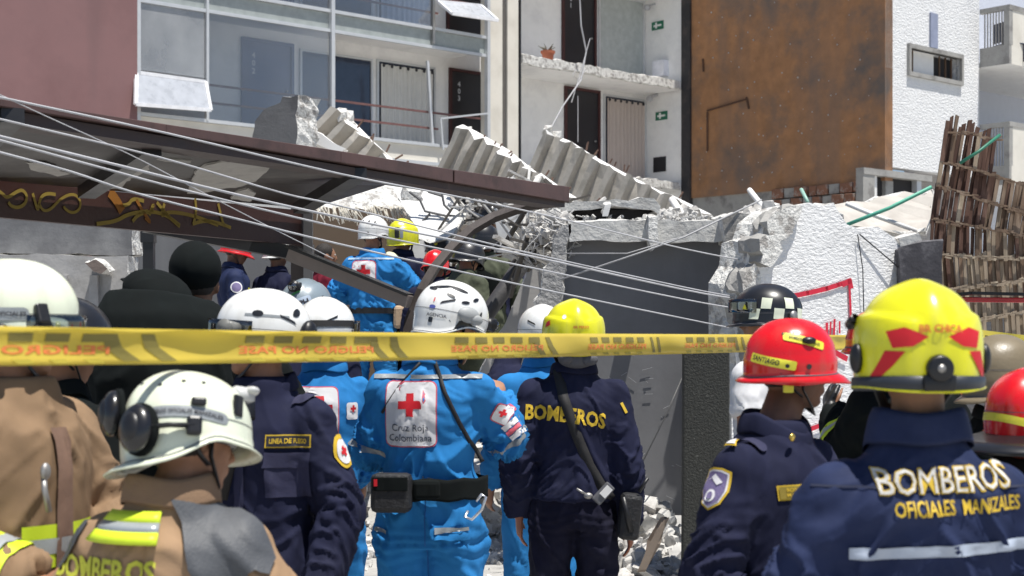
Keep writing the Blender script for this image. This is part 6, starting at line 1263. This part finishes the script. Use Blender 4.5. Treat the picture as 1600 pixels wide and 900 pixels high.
jdec(A, 'shield_emblem', circ(.016), whp_, sp+Vector((0, 0, -.018)), r=(0, 1, 0), off=.009); jdec(A, 'shield_emblem', poly_shape([(-.028, .01), (0, .035), (.028, .012), (.012, .004), (-.012, .022)]), whp_, sp+Vector((0, 0, .006)), r=(0, 1, 0), off=.009); jdec(A, 'shield_emblem', circ(.009), patch_p, sp+Vector((0, 0, -.018)), r=(0, 1, 0), off=.011)
ct = (.095, .5, 1.325); jdec(A, 'chest_tape', rect(.105, .042), goldp, ct, r=(-1, 0, 0), rot=.06); jdec(A, 'tape_field', rect(.097, .034), mat('dark_gold', (.30, .22, .03), .8, bump=0), ct, r=(-1, 0, 0), off=.006, rot=.06); jdec(A, 'tape_text', text_shape('BOMBEROS\nMANIZALES', .014, .03, .9), goldp, ct, r=(-1, 0, 0), off=.008, rot=.06)
jdec(A, 'epaulette', rect(.055, .10, r=.01), mat('navy_pocket', (.026, .027, .066), .9), (.150, 0, 1.8), r=(1, 0, 0), u=(0, 1, 0), off=.010); jdec(A, 'rank_star', poly_shape([(-.021, -.018), (.021, -.018), (0, .021)], .008), goldp, (.185, .0, 1.43), r=(0, 1, 0), u=(-.7, 0, .7), off=.013); jdec(A, 'rank_star', poly_shape([(-.015, -.013), (.015, -.013), (0, .015)], .008), whp_, (.185, .0, 1.43), r=(0, 1, 0), u=(-.7, 0, .7), off=.016)
p = Vector((.085, .105, 1.475)); MB().ell(p, (.012, .007, .012)).build('collar_pin', mat('brass', (.72, .5, .12), .3, .9, bump=0), A.collar, True)
# --- right front: yellow helmet, navy jacket
A = person('firefighter in right foreground, yellow helmet, BOMBEROS OFICIALES MANIZALES on navy jacket', (1432, 444), 3.3, R(3), head=(-1, -2, 0), L=((-.265, .0, 1.13), (-.23, .2, 1.0)), Rr=((.29, .0, 1.13), (.26, .22, 1.0)), neck=.045, jacket=navy_l, trousers=darktr, g=.03, hem=.82, vox=.008, amp=.015, seed=70, droop=.03, collar_h=.045, wide=1.02, boxy=.02, top_h=1.80)
o = helmet(A, 'full', h_yel)
hdec(A, 'helmet_text', text_shape('BR CHICA', .023, .03, .9, .01), mat('print_orange', (.75, .22, .02), .5, bump=0), 178, .040)
for sd in (-1, 1):
    f = lambda q: [(x*sd*1.25+.004*sd, y*1.3) for x, y in q]
    hdec(A, 'red_reflector', poly_shape(f([(.014, .012), (.052, .028), (.078, .022), (.070, -.006), (.040, -.004)]), .012), redp, 180, .008); hdec(A, 'red_reflector', poly_shape(f([(.052, -.012), (.080, -.010), (.100, -.060), (.092, -.062), (.070, -.036)]), .012), redp, 180, .008)
p, d = hpt(A, 180, -.045, .004); MB().tube([p, p+d*.018], [.032, .027], 24).box(p+Vector((0, .0, -.03)), (.07, .02, .035)).build('ratchet_knob', blackm, A.helmet, True, bevel=.004); MB().tube([p+d*.016, p+d*.019], [.009, .009], 12).build('knob_cap', steel, A.helmet, True)
rb_ = MB(); n = 40; vs = []
for off_, dz in ((.002, .012), (.007, .010), (.007, -.016), (.0, -.02)):
    for i in range(n+1):
        q, d = hpt(A, 70+220*i/n, -.066, 0); vs.append(q+d*off_+Vector((0, 0, dz-.006)))
rb_.add(vs, [(j*(n+1)+i, j*(n+1)+i+1, (j+1)*(n+1)+i+1, (j+1)*(n+1)+i) for j in range(3) for i in range(n)]).build('edge_guard', mat('edge_rubber', (.03, .035, .045), .5, bump=0), A.helmet, True)
for az in (100, 260): p, d = hpt(A, az, -.02, .006); MB().ell(p, (.014, .022, .034), M=Euler((0, 0, -R(az-90))).to_matrix()).build('side_pivot', blackm, A.helmet, True)
MB().tube([(-.12, .05, .06), (-.135, .02, .07), (-.13, .08, .06)], .013, 8).build('side_lamp', blackm, A.helmet, True)
vs, fs_ = text_shape('BOMBEROS', .076, .035, .78, .012); ol_ = jdec(A, 'lettering_outline', (vs, fs_), goldp, (.025, -.4, 1.415), off=.004, rot=.04)
vs, fs_ = text_shape('BOMBEROS', .076, .0, .78, .012); jdec(A, 'back_lettering', (vs, fs_), mat('lettering_silver', (.62, .60, .56), .5, bump=.3, bs=150), (.025, -.4, 1.415), off=.0065, rot=.04)
jdec(A, 'lower_lettering', text_shape('OFICIALES  MANIZALES', .044, .02, .64, .015), goldp, (.05, -.4, 1.360), off=.005, rot=.04)
vs, fs_ = rect(.46, .024, me=.02); jdec(A, 'reflective_strip', ([(x, y-.25*(x-.05)**2*0+(-.04*max(0, -x-.12))) for x, y in vs], fs_), mat('silver_strip', (.42, .47, .56), .4, .1, bump=.1, bs=100), (.05, -.4, 1.27), off=.005, rot=.04)
jdec(A, 'yoke_seam', rect(.5, .005), mat('seam_navy', (.015, .02, .05), .8, bump=0), (.0, -.4, 1.40), off=.003)
# --- right background
A = person('person in a black and cream checkered helmet and white T-shirt', (1196, 448), 7.3, R(55), head=(20, 0, 0), jacket=whitec, trousers=darktr, seed=81, vox=.013, sleeves=False, skinm=skin)
helmet(A, 'fire', h_black)
for i in range(6):
    for j in range(2):
        if (i+j) % 2: hdec(A, 'check', poly_shape([(-.024, -.022), (.020, -.024), (.028, .022), (-.018, .026)], .012), h_cream, 170+i*24, .008+j*.046, off=.003)
goggles(A, vis, z=.045); p, d = hpt(A, 215, .0, .004); MB().tube([p, p+d*.01], .022, 16).build('side_dial', steel, A.helmet, True)
A = person('firefighter in black coat with lime cuff stripes behind the large yellow helmet', (1366, 482), 6.3, R(8), hx=-.13, wide=.9, head=(0, 0, 0), L=((-.25, .08, 1.19), (-.22, .28, 1.36)), Rr=((.34, .1, 1.2), (.25, .2, 1.4)), jacket=blackc, trousers=blackc, g=.04, seed=82, vox=.012, glove=blackm)
helmet(A, 'brim', h_red); lamp(A, 0, .04)
for ap in (A.Lp, A.Rp):
    for m_, h_, of in ((hv_y, .026, .005), (hv_s, .009, .008)): ring(A, bd_of(A), 'cuff_band', ap[5], ap[6]-ap[5], h_, m_, A.jacket, off=of, rmax=.12)
A = person('firefighter at the right edge in a red helmet with yellow stripe and black neck brim', (1608, 580), 4.5, R(-20), head=(-20, 0, 0), jacket=blackc, trousers=blackc, g=.035, seed=83, vox=.013)
helmet(A, 'fire', h_red); vs, fs_ = rect(.20, .024, me=.02); hdec(A, 'yellow_stripe', ([(x, y-1.2*x*x) for x, y in vs], fs_), lab_y, 190, -.005, -.1); hdec(A, 'yellow_stripe', rect(.08, .018), lab_y, 110, -.02, .3)
jdec(A, 'lime_letters', text_shape('INIZALES', .03, .03), hv_y, (-.12, -.3, 1.455), off=.006); jdec(A, 'lime_mark', rect(.03, .06), hv_y, (-.08, -.4, 1.50), off=.008)
nb = MB(); n = 30; vs = []
for r_, z_ in ((.12, -.05), (.27, -.095), (.275, -.11), (.12, -.07)): vs += [(r_*math.sin(R(50+220*i/n)), r_*math.cos(R(50+220*i/n))*1.05, z_+.0*i) for i in range(n+1)]
nb.add(vs, [(j*(n+1)+i, j*(n+1)+i+1, ((j+1) % 4)*(n+1)+i+1, ((j+1) % 4)*(n+1)+i) for j in range(4) for i in range(n)]).build('neck_brim', h_black, A.helmet, True)
A = person('brown haired person behind a clear scratched visor at the right edge, above the red helmet', (1566, 528), 5.6, R(-60), head=(-10, 0, 0), jacket=blackc, trousers=darktr, seed=84, vox=.013)
helmet(A, 'fire', mat('helmet_brown_grey', (.20, .16, .10), .4)); goggles(A, vis, z=-.03); hdec(A, 'lime_flash', rect(.06, .01), hv_y, 200, .02, -.3)
